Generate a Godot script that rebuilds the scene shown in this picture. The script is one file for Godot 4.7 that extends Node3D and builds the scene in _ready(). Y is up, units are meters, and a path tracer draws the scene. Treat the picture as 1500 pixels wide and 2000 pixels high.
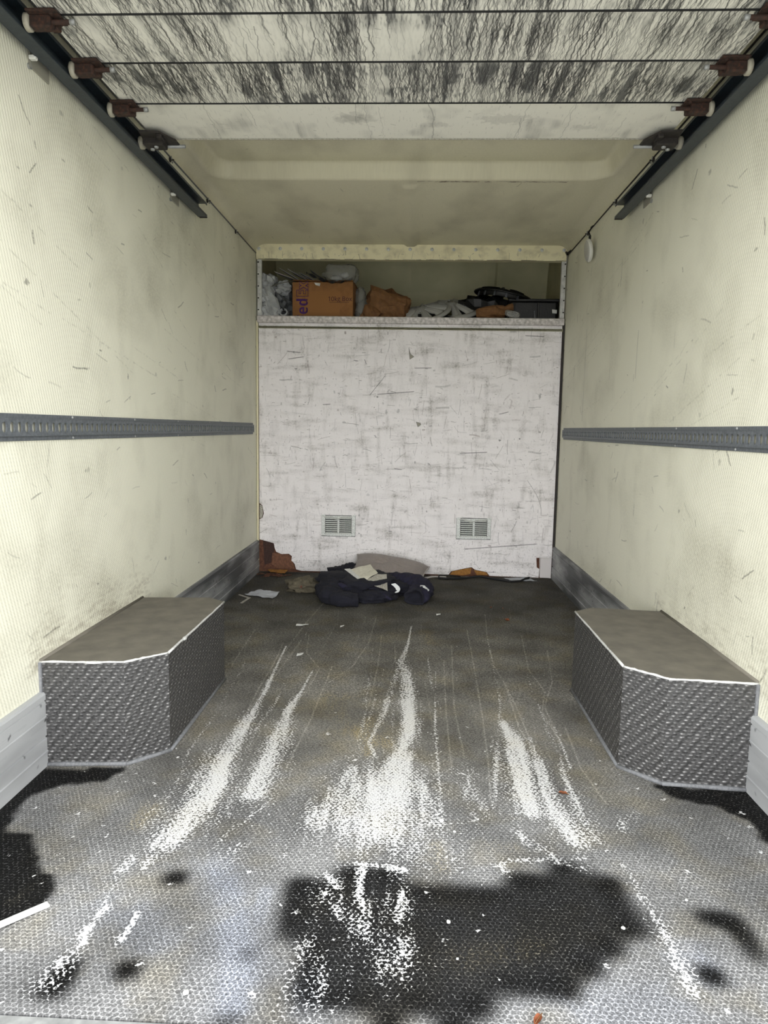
extends Node3D
# Interior of an empty box van seen from its open rear. x right, y up, z towards the rear; floor at y = 0, plywood bulkhead at z = 0.

func _ready() -> void:
	make_camera_and_light()
	make_materials()
	build_shell()
	build_bulkhead()
	build_baseboards()
	build_wheel_boxes()
	build_rails()
	build_door()
	build_tracks()
	build_lamp()
	build_shelf_goods()
	build_floor_goods()
	build_litter()

func make_camera_and_light() -> void:
	var cam := Camera3D.new()
	cam.name = "camera"
	cam.fov = 72.31
	cam.near = 0.05
	cam.transform = Transform3D(Basis(Vector3(0.99893449, 0.01660164, -0.04306125), Vector3(-0.02154263, 0.99290464, -0.11694571), Vector3(0.04081423, 0.11774875, 0.99220433)), Vector3(0.04851342, 0.98083224, 4.66113))
	add_child(cam)
	cam.current = true
	var env := Environment.new()
	env.background_mode = Environment.BG_SKY
	var sky := Sky.new()
	var sm := ProceduralSkyMaterial.new()      # an even overcast
	sm.sky_top_color = Color(0.64, 0.65, 0.665)
	sm.sky_horizon_color = Color(0.98, 0.98, 0.985)
	sm.sky_curve = 0.3
	sm.ground_bottom_color = Color(0.42, 0.41, 0.40)
	sm.ground_horizon_color = Color(0.5, 0.5, 0.5)
	sm.sun_angle_max = 1.0
	sky.sky_material = sm
	env.sky = sky
	env.tonemap_mode = Environment.TONE_MAPPER_LINEAR
	env.tonemap_exposure = 10.8
	env.sdfgi_enabled = true
	env.ssao_enabled = true
	env.ssil_enabled = true
	var we := WorldEnvironment.new()
	we.name = "world_environment"
	we.environment = env
	add_child(we)

# ---------------------------------------------------------------- nodes
var taken := {}
func numbered(called: String) -> String:
	var n: int = taken.get(called, -1) + 1
	taken[called] = n
	return called if n == 0 else "%s_%03d" % [called, n]

func tag(o: Node3D, label: String, category: String, group := "") -> Node3D:
	o.set_meta("label", label)
	o.set_meta("category", category)
	if group != "":
		o.set_meta("group", group)
	return o

func thing(called: String, label: String, category: String, at := Vector3.ZERO, group := "") -> Node3D:
	var o := Node3D.new()
	o.name = numbered(called)
	add_child(o)
	o.position = at
	tag(o, label, category, group)
	return o

func put(called: String, st: SurfaceTool, m: Material, parent: Node = null, smooth := false) -> MeshInstance3D:
	var o := MeshInstance3D.new()
	o.name = numbered(called) if parent == null else called
	st.generate_normals()
	o.mesh = st.commit()
	o.material_override = m
	o.cast_shadow = GeometryInstance3D.SHADOW_CASTING_SETTING_ON
	if parent == null:
		add_child(o)
	else:
		parent.add_child(o, true)
	return o

func struct(called: String, st: SurfaceTool, m: Material, label := "") -> MeshInstance3D:
	var o := put(called, st, m)
	o.set_meta("kind", "structure")
	if label != "":
		o.set_meta("label", label)
	return o

# ---------------------------------------------------------------- shapes
func begin(smooth := false) -> SurfaceTool:
	var st := SurfaceTool.new()
	st.begin(Mesh.PRIMITIVE_TRIANGLES)
	st.set_smooth_group(0 if smooth else -1)
	st.set_uv(Vector2.ZERO)
	st.set_uv2(Vector2.ZERO)
	return st

func tri(st: SurfaceTool, a: Vector3, b: Vector3, c: Vector3, out: Vector3) -> void:
	if (b - a).cross(c - a).dot(out) > 0.0:
		var t := b
		b = c
		c = t
	st.add_vertex(a)
	st.add_vertex(b)
	st.add_vertex(c)

func face(st: SurfaceTool, p: Array, out: Vector3) -> void:
	for i in range(1, p.size() - 1):
		tri(st, p[0], p[i], p[i + 1], out)

# a box with chamfered edges
func bx(st: SurfaceTool, c: Vector3, s: Vector3, bev := 0.002, basis := Basis.IDENTITY) -> void:
	var h := s * 0.5
	var k: float = minf(bev, minf(h.x, minf(h.y, h.z)) * 0.45)
	var corner := func(sx: int, sy: int, sz: int, axis: int) -> Vector3:
		var q := Vector3(sx * (h.x - (0.0 if axis == 0 else k)), sy * (h.y - (0.0 if axis == 1 else k)), sz * (h.z - (0.0 if axis == 2 else k)))
		return c + basis * q
	for s1 in [-1, 1]:
		face(st, [corner.call(s1, -1, -1, 0), corner.call(s1, 1, -1, 0), corner.call(s1, 1, 1, 0), corner.call(s1, -1, 1, 0)], basis.x * s1)
		face(st, [corner.call(-1, s1, -1, 1), corner.call(1, s1, -1, 1), corner.call(1, s1, 1, 1), corner.call(-1, s1, 1, 1)], basis.y * s1)
		face(st, [corner.call(-1, -1, s1, 2), corner.call(1, -1, s1, 2), corner.call(1, 1, s1, 2), corner.call(-1, 1, s1, 2)], basis.z * s1)
		for s2 in [-1, 1]:
			face(st, [corner.call(s1, s2, -1, 0), corner.call(s1, s2, 1, 0), corner.call(s1, s2, 1, 1), corner.call(s1, s2, -1, 1)], basis.x * s1 + basis.y * s2)
			face(st, [corner.call(s1, -1, s2, 0), corner.call(s1, 1, s2, 0), corner.call(s1, 1, s2, 2), corner.call(s1, -1, s2, 2)], basis.x * s1 + basis.z * s2)
			face(st, [corner.call(-1, s1, s2, 1), corner.call(1, s1, s2, 1), corner.call(1, s1, s2, 2), corner.call(-1, s1, s2, 2)], basis.y * s1 + basis.z * s2)
			for s3 in [-1, 1]:
				tri(st, corner.call(s1, s2, s3, 0), corner.call(s1, s2, s3, 1), corner.call(s1, s2, s3, 2), basis * Vector3(s1, s2, s3))

# a flat shape drawn in the plane of ux and uy about at, extruded along their cross product
func prism(st: SurfaceTool, poly: PackedVector2Array, at: Vector3, ux: Vector3, uy: Vector3, depth: float) -> void:
	var n := ux.cross(uy).normalized()
	var idx := Geometry2D.triangulate_polygon(poly)
	for k in range(0, idx.size(), 3):
		for s in [0, 1]:
			var o: Vector3 = at + n * depth * s
			tri(st, o + ux * poly[idx[k]].x + uy * poly[idx[k]].y, o + ux * poly[idx[k + 1]].x + uy * poly[idx[k + 1]].y, o + ux * poly[idx[k + 2]].x + uy * poly[idx[k + 2]].y, n * (1 if s == 1 else -1) * signf(depth))
	var ccw := not Geometry2D.is_polygon_clockwise(poly)
	for i in poly.size():
		var a := poly[i]
		var b := poly[(i + 1) % poly.size()]
		var e := (b - a).normalized()
		var w := Vector2(e.y, -e.x) * (1.0 if ccw else -1.0)
		var A := at + ux * a.x + uy * a.y
		var B := at + ux * b.x + uy * b.y
		face(st, [A, B, B + n * depth, A + n * depth], ux * w.x + uy * w.y)

# a smooth grid of points f(u, v), with u and v as its texture coordinates
func surf(st: SurfaceTool, nu: int, nv: int, f: Callable, flip := false) -> void:
	var p := []
	for j in nv + 1:
		var row := PackedVector3Array()
		for i in nu + 1:
			row.append(f.call(float(i) / nu, float(j) / nv))
		p.append(row)
	for j in nv:
		for i in nu:
			var q := [Vector2i(i, j), Vector2i(i + 1, j), Vector2i(i + 1, j + 1), Vector2i(i, j), Vector2i(i + 1, j + 1), Vector2i(i, j + 1)]
			if flip:
				q = [q[0], q[2], q[1], q[3], q[5], q[4]]
			for a in q:
				st.set_uv(Vector2(float(a.x) / nu, float(a.y) / nv))
				st.add_vertex(p[a.y][a.x])

func tube(st: SurfaceTool, path: PackedVector3Array, radii: Array, sides := 10, closed_ends := true, squash := 1.0) -> void:
	var rings := []
	var up := Vector3.UP
	var t0 := (path[1] - path[0]).normalized()
	if absf(t0.dot(up)) > 0.9:
		up = Vector3.RIGHT
	var side := t0.cross(up).normalized()
	for i in path.size():
		var t := (path[mini(i + 1, path.size() - 1)] - path[maxi(i - 1, 0)]).normalized()
		side = (side - t * side.dot(t)).normalized()
		var nn := side.cross(t).normalized()
		var r: float = radii[i] if radii.size() > 1 else radii[0]
		var ring := PackedVector3Array()
		for k in sides:
			var a := TAU * k / sides
			ring.append(path[i] + side * cos(a) * r + nn * sin(a) * r * squash)
		rings.append(ring)
	for i in path.size() - 1:
		for k in sides:
			var k2 := (k + 1) % sides
			var mid: Vector3 = (rings[i][k] + rings[i][k2]) * 0.5 - (path[i] + path[i + 1]) * 0.5
			face(st, [rings[i][k], rings[i][k2], rings[i + 1][k2], rings[i + 1][k]], mid)
	if closed_ends:
		for e in [0, path.size() - 1]:
			var out: Vector3 = (path[0] - path[1]) if e == 0 else (path[e] - path[e - 1])
			for k in sides:
				tri(st, path[e], rings[e][k], rings[e][(k + 1) % sides], out)

# a profile of (radius, height) turned about the axis y of a frame
func lathe(st: SurfaceTool, profile: Array, seg: int, fr := Transform3D.IDENTITY) -> void:
	for i in profile.size() - 1:
		var a: Vector2 = profile[i]
		var b: Vector2 = profile[i + 1]
		var e := b - a
		for k in seg:
			var t0 := TAU * k / seg
			var t1 := TAU * (k + 1) / seg
			var d0 := Vector3(cos(t0), 0, sin(t0))
			var d1 := Vector3(cos(t1), 0, sin(t1))
			var out := fr.basis * ((d0 + d1) * 0.5 * e.y + Vector3.UP * -e.x)
			var q := [fr * (d0 * a.x + Vector3.UP * a.y), fr * (d1 * a.x + Vector3.UP * a.y), fr * (d1 * b.x + Vector3.UP * b.y), fr * (d0 * b.x + Vector3.UP * b.y)]
			if a.x < 1e-5:
				tri(st, q[0], q[2], q[3], out)
			elif b.x < 1e-5:
				tri(st, q[0], q[1], q[2], out)
			else:
				face(st, q, out)

func noise(seed_: int, freq: float, octaves := 3, ridged := false) -> FastNoiseLite:
	var n := FastNoiseLite.new()
	n.seed = seed_
	n.frequency = freq
	n.noise_type = FastNoiseLite.TYPE_SIMPLEX_SMOOTH
	n.fractal_type = FastNoiseLite.FRACTAL_RIDGED if ridged else FastNoiseLite.FRACTAL_FBM
	n.fractal_octaves = octaves
	return n

# a crumpled closed lump: a sphere pushed in and out by folds; box > 0 squares it off
func crumple(st: SurfaceTool, c: Vector3, r: Vector3, seed_: int, amp := 0.25, freq := 2.2, seg := 28, box := 0.0, basis := Basis.IDENTITY, floor_y := -1e9) -> void:
	var n := noise(seed_, freq, 3, true)
	var n2 := noise(seed_ + 7, freq * 0.6, 2)
	var f := func(u: float, v: float) -> Vector3:
		var a := u * TAU
		var b := (v - 0.5) * PI
		var d := Vector3(cos(a) * cos(b), sin(b), sin(a) * cos(b))
		if u > 0.999:
			d = Vector3(cos(b), sin(b), 0)
		var k := 1.0
		if box > 0.0:
			k = lerpf(1.0, 1.0 / maxf(absf(d.x), maxf(absf(d.y), absf(d.z))), box)
		k *= 1.0 + amp * (n.get_noise_3dv(d) * 0.6 + n2.get_noise_3dv(d) * 0.8)
		var p := c + basis * (d * k * r)
		p.y = maxf(p.y, floor_y + 0.002 * (1.0 + n.get_noise_3dv(d * 2.0)))
		return p
	surf(st, seg, seg / 2, f, false)

# a thin sheet between four corners (a b along u, d c), waved by noise; thick in metres
func sheet(st: SurfaceTool, a: Vector3, b: Vector3, c: Vector3, d: Vector3, wave := 0.004, seed_ := 1, thick := 0.001, res := 10, freq := 9.0, fold := 0.0) -> void:
	var n := noise(seed_, freq, 2)
	var nrm := (b - a).cross(d - a).normalized()
	if nrm.y < 0.0:
		nrm = -nrm
	var at := func(u: float, v: float) -> Vector3:
		var p := a.lerp(b, u).lerp(d.lerp(c, u), v)
		return p + nrm * (wave * (0.5 + n.get_noise_3dv(p)) + fold * absf(u - 0.5) * 2.0)
	surf(st, res, res, func(u, v): return at.call(u, v) + nrm * thick)
	surf(st, res, res, func(u, v): return at.call(u, v), true)
	for e in 4:
		for i in res:
			var t0 := float(i) / res
			var t1 := float(i + 1) / res
			var u0: Vector2 = [Vector2(t0, 0), Vector2(1, t0), Vector2(t0, 1), Vector2(0, t0)][e]
			var u1: Vector2 = [Vector2(t1, 0), Vector2(1, t1), Vector2(t1, 1), Vector2(0, t1)][e]
			var p0: Vector3 = at.call(u0.x, u0.y)
			var p1: Vector3 = at.call(u1.x, u1.y)
			face(st, [p0, p1, p1 + nrm * thick, p0 + nrm * thick], (p0 + p1) * 0.5 - (a + b + c + d) * 0.25)

# ---------------------------------------------------------------- pictures for materials
class Canvas:
	var w: int
	var h: int
	var d: PackedByteArray
	func _init(w_: int, h_: int, c: Color) -> void:
		w = w_
		h = h_
		var im := Image.create(w, h, false, Image.FORMAT_RGBA8)
		im.fill(c)
		d = im.get_data()
	func dot(x: int, y: int, c: Color, a: float) -> void:
		if x < 0 or y < 0 or x >= w or y >= h or a <= 0.0:
			return
		var i := (y * w + x) * 4
		var old := d[i + 3] / 255.0
		var na := a + old * (1.0 - a)
		var k := a / na
		d[i] = int(lerpf(d[i], c.r * 255.0, k))
		d[i + 1] = int(lerpf(d[i + 1], c.g * 255.0, k))
		d[i + 2] = int(lerpf(d[i + 2], c.b * 255.0, k))
		d[i + 3] = int(na * 255.0)
	func stroke(x0: float, y0: float, x1: float, y1: float, wd: float, c: Color, a: float) -> void:
		var lx := x1 - x0
		var ly := y1 - y0
		var steep := absf(ly) > absf(lx)
		var n := int(maxf(absf(lx), absf(ly))) + 1
		var hw := maxf(wd * 0.5, 0.3)
		var r := int(ceil(hw))
		for i in n + 1:
			var t := float(i) / n
			var cx := x0 + lx * t
			var cy := y0 + ly * t
			for k in range(-r, r + 1):
				if steep:
					var xi := int(round(cx)) + k
					dot(xi, int(round(cy)), c, a * clampf(hw + 0.5 - absf(xi - cx), 0.0, 1.0))
				else:
					var yi := int(round(cy)) + k
					dot(int(round(cx)), yi, c, a * clampf(hw + 0.5 - absf(yi - cy), 0.0, 1.0))
	func blob(cx: float, cy: float, rx: float, ry: float, c: Color, a: float, rough: FastNoiseLite) -> void:
		for y in range(int(cy - ry * 1.5), int(cy + ry * 1.5) + 1):
			for x in range(int(cx - rx * 1.5), int(cx + rx * 1.5) + 1):
				var q := Vector2((x - cx) / rx, (y - cy) / ry).length() + rough.get_noise_2d(x, y) * 0.6
				dot(x, y, c, a * clampf((1.0 - q) * 3.0, 0.0, 1.0))
	func poly(pts: Array, c: Color, a: float) -> void:
		var pv := PackedVector2Array(pts)
		var lo := pv[0]
		var hi := pv[0]
		for p in pv:
			lo = lo.min(p)
			hi = hi.max(p)
		for y in range(int(lo.y), int(hi.y) + 1):
			for x in range(int(lo.x), int(hi.x) + 1):
				if Geometry2D.is_point_in_polygon(Vector2(x, y), pv):
					dot(x, y, c, a)
	func texture() -> ImageTexture:
		return ImageTexture.create_from_image(Image.create_from_data(w, h, false, Image.FORMAT_RGBA8, d))

func grey(w: int, h: int, seed_: int, freq: float, octaves := 3, sx := 1, sy := 1) -> PackedByteArray:
	var im := noise(seed_, freq, octaves).get_image(maxi(8, w / sx), maxi(8, h / sy))
	im.convert(Image.FORMAT_L8)
	if im.get_width() != w or im.get_height() != h:
		im.resize(w, h, Image.INTERPOLATE_CUBIC)
	return im.get_data()

func grey_texture(w: int, h: int, seed_: int, freq: float, octaves := 3) -> ImageTexture:
	return ImageTexture.create_from_image(Image.create_from_data(w, h, false, Image.FORMAT_L8, grey(w, h, seed_, freq, octaves)))

func mat(called: String, c: Color, rough := 0.7, metal := 0.0) -> StandardMaterial3D:
	var m := StandardMaterial3D.new()
	m.resource_name = called
	m.albedo_color = c
	m.roughness = rough
	m.metallic = metal
	return m

var M := {}
const STREAKS := [
	[0.8, [-0.506, 1.613, 0.0045, -0.484, 2.159, 0.0075, -0.491, 2.517, 0.0230, -0.497, 2.712, 0.0445, -0.486, 2.902, 0.0600, -0.494, 3.027, 0.0560, -0.517, 3.128, 0.0360]],
	[0.95, [-0.487, 2.661, 0.0215, -0.474, 2.846, 0.0340, -0.474, 2.965, 0.0340]],
	[0.55, [-0.508, 3.137, 0.0240, -0.526, 3.217, 0.0160]],
	[0.75, [-0.569, 3.191, 0.0140, -0.576, 3.238, 0.0135]],
	[0.5, [-0.576, 3.238, 0.0065, -0.564, 3.355, 0.0080, -0.562, 3.429, 0.0085, -0.567, 3.508, 0.0165, -0.575, 3.557, 0.0195]],
	[0.85, [-0.554, 3.355, 0.0095, -0.559, 3.378, 0.0090]],
	[0.85, [-0.564, 3.412, 0.0100, -0.568, 3.436, 0.0120, -0.555, 3.458, 0.0075]],
	[0.8, [-0.575, 3.503, 0.0100, -0.575, 3.521, 0.0090]],
	[0.8, [-0.487, 3.369, 0.0060, -0.484, 3.402, 0.0070, -0.487, 3.445, 0.0080]],
	[0.85, [-0.341, 1.922, 0.0030, -0.351, 2.148, 0.0075, -0.370, 2.341, 0.0160, -0.361, 2.545, 0.0290, -0.359, 2.749, 0.0380, -0.358, 2.898, 0.0350]],
	[0.9, [-0.361, 2.545, 0.0190, -0.358, 2.717, 0.0300, -0.358, 2.887, 0.0245]],
	[0.9, [0.053, 1.223, 0.0050, 0.038, 1.530, 0.0070, 0.012, 1.763, 0.0175, 0.037, 2.006, 0.0280, 0.042, 2.262, 0.0330, 0.049, 2.474, 0.0230, 0.033, 2.604, 0.0220, 0.040, 2.654, 0.0310]],
	[0.7, [0.012, 1.763, 0.0090, -0.017, 2.093, 0.0195, -0.043, 2.358, 0.0125, -0.074, 2.559, 0.0065, -0.045, 2.661, 0.0075]],
	[0.92, [0.039, 2.621, 0.0285, 0.012, 2.751, 0.0730, -0.006, 2.866, 0.1080, -0.011, 2.969, 0.1175, -0.017, 3.011, 0.1175]],
	[0.7, [-0.108, 2.730, 0.0180, -0.120, 2.901, 0.0545, -0.149, 3.002, 0.0580]],
	[0.7, [0.056, 2.717, 0.0225, 0.091, 2.886, 0.0330, 0.096, 2.997, 0.0335]],
	[0.55, [0.052, 3.029, 0.0155, 0.061, 3.098, 0.0135, 0.056, 3.148, 0.0095]],
	[0.5, [-0.081, 3.043, 0.0200, -0.078, 3.107, 0.0125]],
	[0.45, [-0.030, 3.040, 0.0255, -0.020, 3.114, 0.0060]],
	[0.55, [-0.181, 2.957, 0.0135, -0.192, 3.017, 0.0155]],
	[0.8, [-0.063, 3.177, 0.0090, -0.011, 3.181, 0.0135, 0.045, 3.193, 0.0105]],
	[0.85, [-0.047, 3.193, 0.0140, -0.050, 3.239, 0.0090, -0.048, 3.289, 0.0105, -0.040, 3.313, 0.0085]],
	[0.7, [-0.128, 3.217, 0.0070, -0.108, 3.242, 0.0155, -0.092, 3.267, 0.0090]],
	[0.75, [-0.093, 3.324, 0.0125, -0.079, 3.354, 0.0145]],
	[0.8, [0.041, 3.267, 0.0065, 0.036, 3.339, 0.0140, 0.032, 3.362, 0.0085]],
	[0.42, [-0.053, 3.367, 0.0305, 0.031, 3.432, 0.0485, 0.014, 3.472, 0.0375]],
	[0.35, [-0.113, 3.293, 0.0320, -0.045, 3.337, 0.0625, 0.039, 3.316, 0.0425]],
	[0.35, [-0.134, 3.442, 0.0240, -0.103, 3.527, 0.0315, -0.123, 3.573, 0.0265]],
	[0.5, [0.417, 1.304, 0.0025, 0.391, 1.856, 0.0040, 0.379, 2.186, 0.0075, 0.319, 2.599, 0.0080, 0.282, 2.872, 0.0080, 0.268, 2.924, 0.0065]],
	[0.9, [0.366, 2.367, 0.0140, 0.379, 2.523, 0.0325, 0.374, 2.724, 0.0385, 0.366, 2.866, 0.0445, 0.370, 2.929, 0.0375]],
	[0.75, [0.434, 2.481, 0.0065, 0.433, 2.719, 0.0210, 0.430, 2.887, 0.0355, 0.444, 2.983, 0.0390, 0.455, 3.049, 0.0325]],
	[0.6, [0.505, 2.618, 0.0050, 0.489, 2.803, 0.0140, 0.496, 2.980, 0.0180, 0.505, 3.046, 0.0150]],
	[0.55, [0.245, 3.164, 0.0090, 0.277, 3.143, 0.0095, 0.354, 3.134, 0.0060, 0.462, 3.122, 0.0060]],
	[0.6, [0.262, 3.163, 0.0140, 0.272, 3.181, 0.0115]],
	[0.5, [0.355, 3.056, 0.0100, 0.389, 3.135, 0.0140, 0.442, 3.160, 0.0115]],
	[0.5, [0.312, 3.015, 0.0105, 0.360, 3.097, 0.0125]],
	[0.55, [0.535, 3.135, 0.0070, 0.547, 3.171, 0.0090, 0.551, 3.249, 0.0110, 0.557, 3.356, 0.0125, 0.553, 3.450, 0.0135, 0.554, 3.509, 0.0110]],
	[0.8, [0.543, 3.242, 0.0065, 0.543, 3.263, 0.0075]],
	[0.8, [0.552, 3.357, 0.0070, 0.561, 3.368, 0.0060]],
	[0.4, [0.126, 1.718, 0.0025, 0.134, 2.053, 0.0060, 0.161, 2.297, 0.0035]],
	[0.5, [0.157, 1.815, 0.0020, 0.135, 2.427, 0.0045, 0.136, 2.772, 0.0040, 0.139, 2.958, 0.0070]],
	[0.35, [-0.118, 1.598, 0.0035, -0.101, 2.363, 0.0070, -0.101, 2.631, 0.0045, -0.093, 2.899, 0.0040]],
	[0.35, [-0.049, 1.768, 0.0020, -0.084, 2.362, 0.0055, -0.093, 2.728, 0.0045]],
	[0.3, [-0.447, 1.390, 0.0025, -0.417, 2.046, 0.0060, -0.442, 2.513, 0.0100]],
	[0.5, [0.325, 2.920, 0.0055, 0.200, 2.989, 0.0065, 0.109, 3.012, 0.0080]],
	[0.5, [0.201, 2.878, 0.0080, 0.235, 2.703, 0.0060]],
	[0.35, [0.524, 1.781, 0.0020, 0.505, 2.313, 0.0050, 0.506, 2.651, 0.0060]],
	[0.45, [-0.400, 3.150, 0.0055, -0.375, 3.064, 0.0100, -0.318, 2.942, 0.0055]],
	[0.4, [-0.377, 3.168, 0.0235, -0.328, 3.125, 0.0120]],
	[0.5, [0.533, 2.395, 0.0035, 0.522, 2.682, 0.0060]],
	[0.45, [0.259, 2.973, 0.0105, 0.247, 2.900, 0.0085]],
	[0.4, [0.217, 2.640, 0.0045, 0.228, 2.876, 0.0110]],
	[0.3, [-0.646, 1.611, 0.0025, -0.609, 2.269, 0.0035, -0.608, 2.768, 0.0040]],
	[0.35, [0.628, 2.923, 0.0135, 0.577, 2.985, 0.0155]],
]
const TRAILS := [
	[-0.130, 1.077, -0.141, 1.524, -0.185, 1.846, -0.265, 2.060],
	[-0.429, 1.430, -0.400, 1.698, -0.318, 1.890, -0.324, 2.038, -0.366, 2.385],
	[-0.527, 1.561, -0.514, 1.811, -0.514, 2.109, -0.504, 2.396],
	[0.443, 0.966, 0.409, 1.431, 0.398, 1.793, 0.418, 2.028, 0.412, 2.405, 0.433, 2.590],
	[0.325, 1.269, 0.313, 1.863, 0.300, 2.330, 0.287, 2.635, 0.270, 2.873],
	[0.580, 1.331, 0.535, 1.843, 0.558, 2.069, 0.513, 2.268, 0.526, 2.474],
	[0.661, 1.561, 0.608, 1.956, 0.530, 2.221, 0.526, 2.512],
	[-0.022, 1.551, -0.012, 1.765, -0.025, 1.831],
	[-0.452, 1.514, -0.478, 1.994, -0.511, 2.439],
	[-0.088, 1.397, -0.083, 1.837, -0.093, 2.273],
	[0.415, 1.973, 0.429, 2.229, 0.434, 2.481],
	[-0.431, 0.719, -0.474, 1.211, -0.503, 1.810],
	[-0.701, 1.371, -0.679, 1.891],
	[0.567, 2.392, 0.552, 2.679, 0.574, 2.877],
	[0.192, 1.746, 0.177, 2.340, 0.175, 2.708],
	[0.236, 1.526, 0.208, 2.248, 0.217, 2.640],
	[-0.269, 1.854, -0.279, 2.378, -0.300, 2.744],
]
const SHEEN_STROKES := [  # strokes of bluish reflected sheen, painted into the floor colour
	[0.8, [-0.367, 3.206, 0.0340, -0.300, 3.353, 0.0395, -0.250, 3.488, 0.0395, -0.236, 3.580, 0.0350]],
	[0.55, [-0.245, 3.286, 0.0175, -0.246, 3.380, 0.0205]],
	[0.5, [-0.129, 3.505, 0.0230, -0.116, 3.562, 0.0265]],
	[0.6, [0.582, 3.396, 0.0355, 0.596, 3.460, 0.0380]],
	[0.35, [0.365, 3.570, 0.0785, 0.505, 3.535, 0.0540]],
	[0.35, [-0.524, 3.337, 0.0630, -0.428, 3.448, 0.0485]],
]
const TAN := [
	[0.9, [-0.131, 2.469, 0.0365, -0.034, 2.556, 0.0420]],
	[0.9, [-0.077, 2.382, 0.0240, -0.077, 2.630, 0.0215]],
	[0.6, [0.121, 1.333, 0.0350, 0.147, 1.496, 0.0240]],
	[0.6, [0.119, 3.089, 0.0170, 0.128, 3.181, 0.0185]],
	[0.7, [-0.601, 2.987, 0.0285, -0.613, 3.058, 0.0250]],
	[0.5, [-0.218, 2.212, 0.0295, -0.174, 2.184, 0.0260]],
	[0.6, [0.296, 3.415, 0.0295, 0.157, 3.450, 0.0385]],
	[0.5, [-0.249, 2.190, 0.0375, -0.129, 2.488, 0.0200]],
	[0.5, [-0.754, 3.352, 0.0185, -0.740, 3.319, 0.0150]],
	[0.4, [0.254, 3.084, 0.0220, 0.301, 3.091, 0.0145]],
]
const WET := [
	[0.85, [-0.183, 3.197, -0.204, 3.258, -0.197, 3.377, -0.173, 3.445, -0.039, 3.409, 0.163, 3.353, 0.370, 3.340, 0.520, 3.315, 0.556, 3.249, 0.549, 3.202, 0.444, 3.150, 0.245, 3.160, 0.150, 3.198, 0.059, 3.210, -0.057, 3.185, -0.128, 3.174]],
	[0.84, [-0.183, 3.197, -0.204, 3.258, -0.200, 3.362, -0.199, 3.433, -0.172, 3.508, -0.145, 3.575, -0.115, 3.620, 0.130, 3.605, 0.229, 3.554, 0.311, 3.536, 0.390, 3.502, 0.427, 3.433, 0.499, 3.367, 0.557, 3.281, 0.549, 3.202, 0.444, 3.150, 0.245, 3.160, 0.150, 3.198, 0.059, 3.210, -0.057, 3.185, -0.128, 3.174]],
	[1, [-0.982, 3.150, -0.996, 3.003, -0.997, 2.788, -0.741, 2.753, -0.767, 2.834, -0.885, 2.877, -0.936, 2.966, -0.930, 3.058, -0.899, 3.118, -0.829, 3.113, -0.755, 3.232, -0.676, 3.331, -0.710, 3.410, -0.775, 3.470]],
	[1, [0.726, 2.762, 1.007, 2.764, 1.009, 3.010, 0.907, 3.138, 0.912, 2.955, 0.852, 2.869, 0.753, 2.827]],
	[0.98, [-0.564, 3.514, -0.509, 3.490, -0.422, 3.476, -0.396, 3.504, -0.425, 3.564, -0.470, 3.544, -0.527, 3.571, -0.574, 3.585, -0.587, 3.552]],
	[0.98, [-0.349, 3.494, -0.318, 3.477, -0.300, 3.545, -0.330, 3.591, -0.353, 3.577]],
	[0.98, [0.557, 3.384, 0.577, 3.448, 0.609, 3.555, 0.576, 3.572, 0.540, 3.487, 0.538, 3.413]],
	[0.9, [0.610, 3.309, 0.659, 3.303, 0.700, 3.325, 0.752, 3.386, 0.732, 3.426, 0.672, 3.391, 0.604, 3.339]],
	[0.98, [0.792, 3.191, 0.829, 3.183, 0.821, 3.223, 0.787, 3.225]],
	[0.95, [-0.544, 3.170, -0.492, 3.166, -0.471, 3.240, -0.502, 3.251]],
	[0.6, [-0.311, 3.369, -0.319, 3.413, -0.327, 3.455, -0.307, 3.440]],
	[0.5, [-0.234, 3.475, -0.209, 3.460, -0.180, 3.508, -0.204, 3.545]],
	[0.6, [-0.291, 3.630, -0.289, 3.610, -0.265, 3.603, -0.250, 3.628]],
]

func bumped(m: StandardMaterial3D, t: Texture2D, cm: float, scale := 0.0) -> StandardMaterial3D:
	m.heightmap_enabled = true
	m.heightmap_texture = t
	m.heightmap_scale = cm
	if scale > 0.0:
		m.uv1_triplanar = true
		m.uv1_scale = Vector3.ONE * scale
	return m

# a stain picture on the second set of texture coordinates
func stained(m: StandardMaterial3D, t: Texture2D) -> StandardMaterial3D:
	m.detail_enabled = true
	m.detail_blend_mode = BaseMaterial3D.BLEND_MODE_MIX
	m.detail_uv_layer = BaseMaterial3D.DETAIL_UV_2
	m.detail_albedo = t
	return m

# mottled colour between two tones from noise, in the object's own axes
func mottled(called: String, a: Color, b: Color, rough: float, metal: float, seed_: int, freq: float, scale: float) -> StandardMaterial3D:
	var g := grey(256, 256, seed_, freq, 4)
	var im := Image.create(256, 256, false, Image.FORMAT_RGB8)
	for i in 65536:
		im.set_pixel(i % 256, i / 256, a.lerp(b, g[i] / 255.0))
	var m := mat(called, Color.WHITE, rough, metal)
	m.albedo_texture = ImageTexture.create_from_image(im)
	m.uv1_triplanar = true
	m.uv1_scale = Vector3.ONE * scale
	return m

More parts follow.
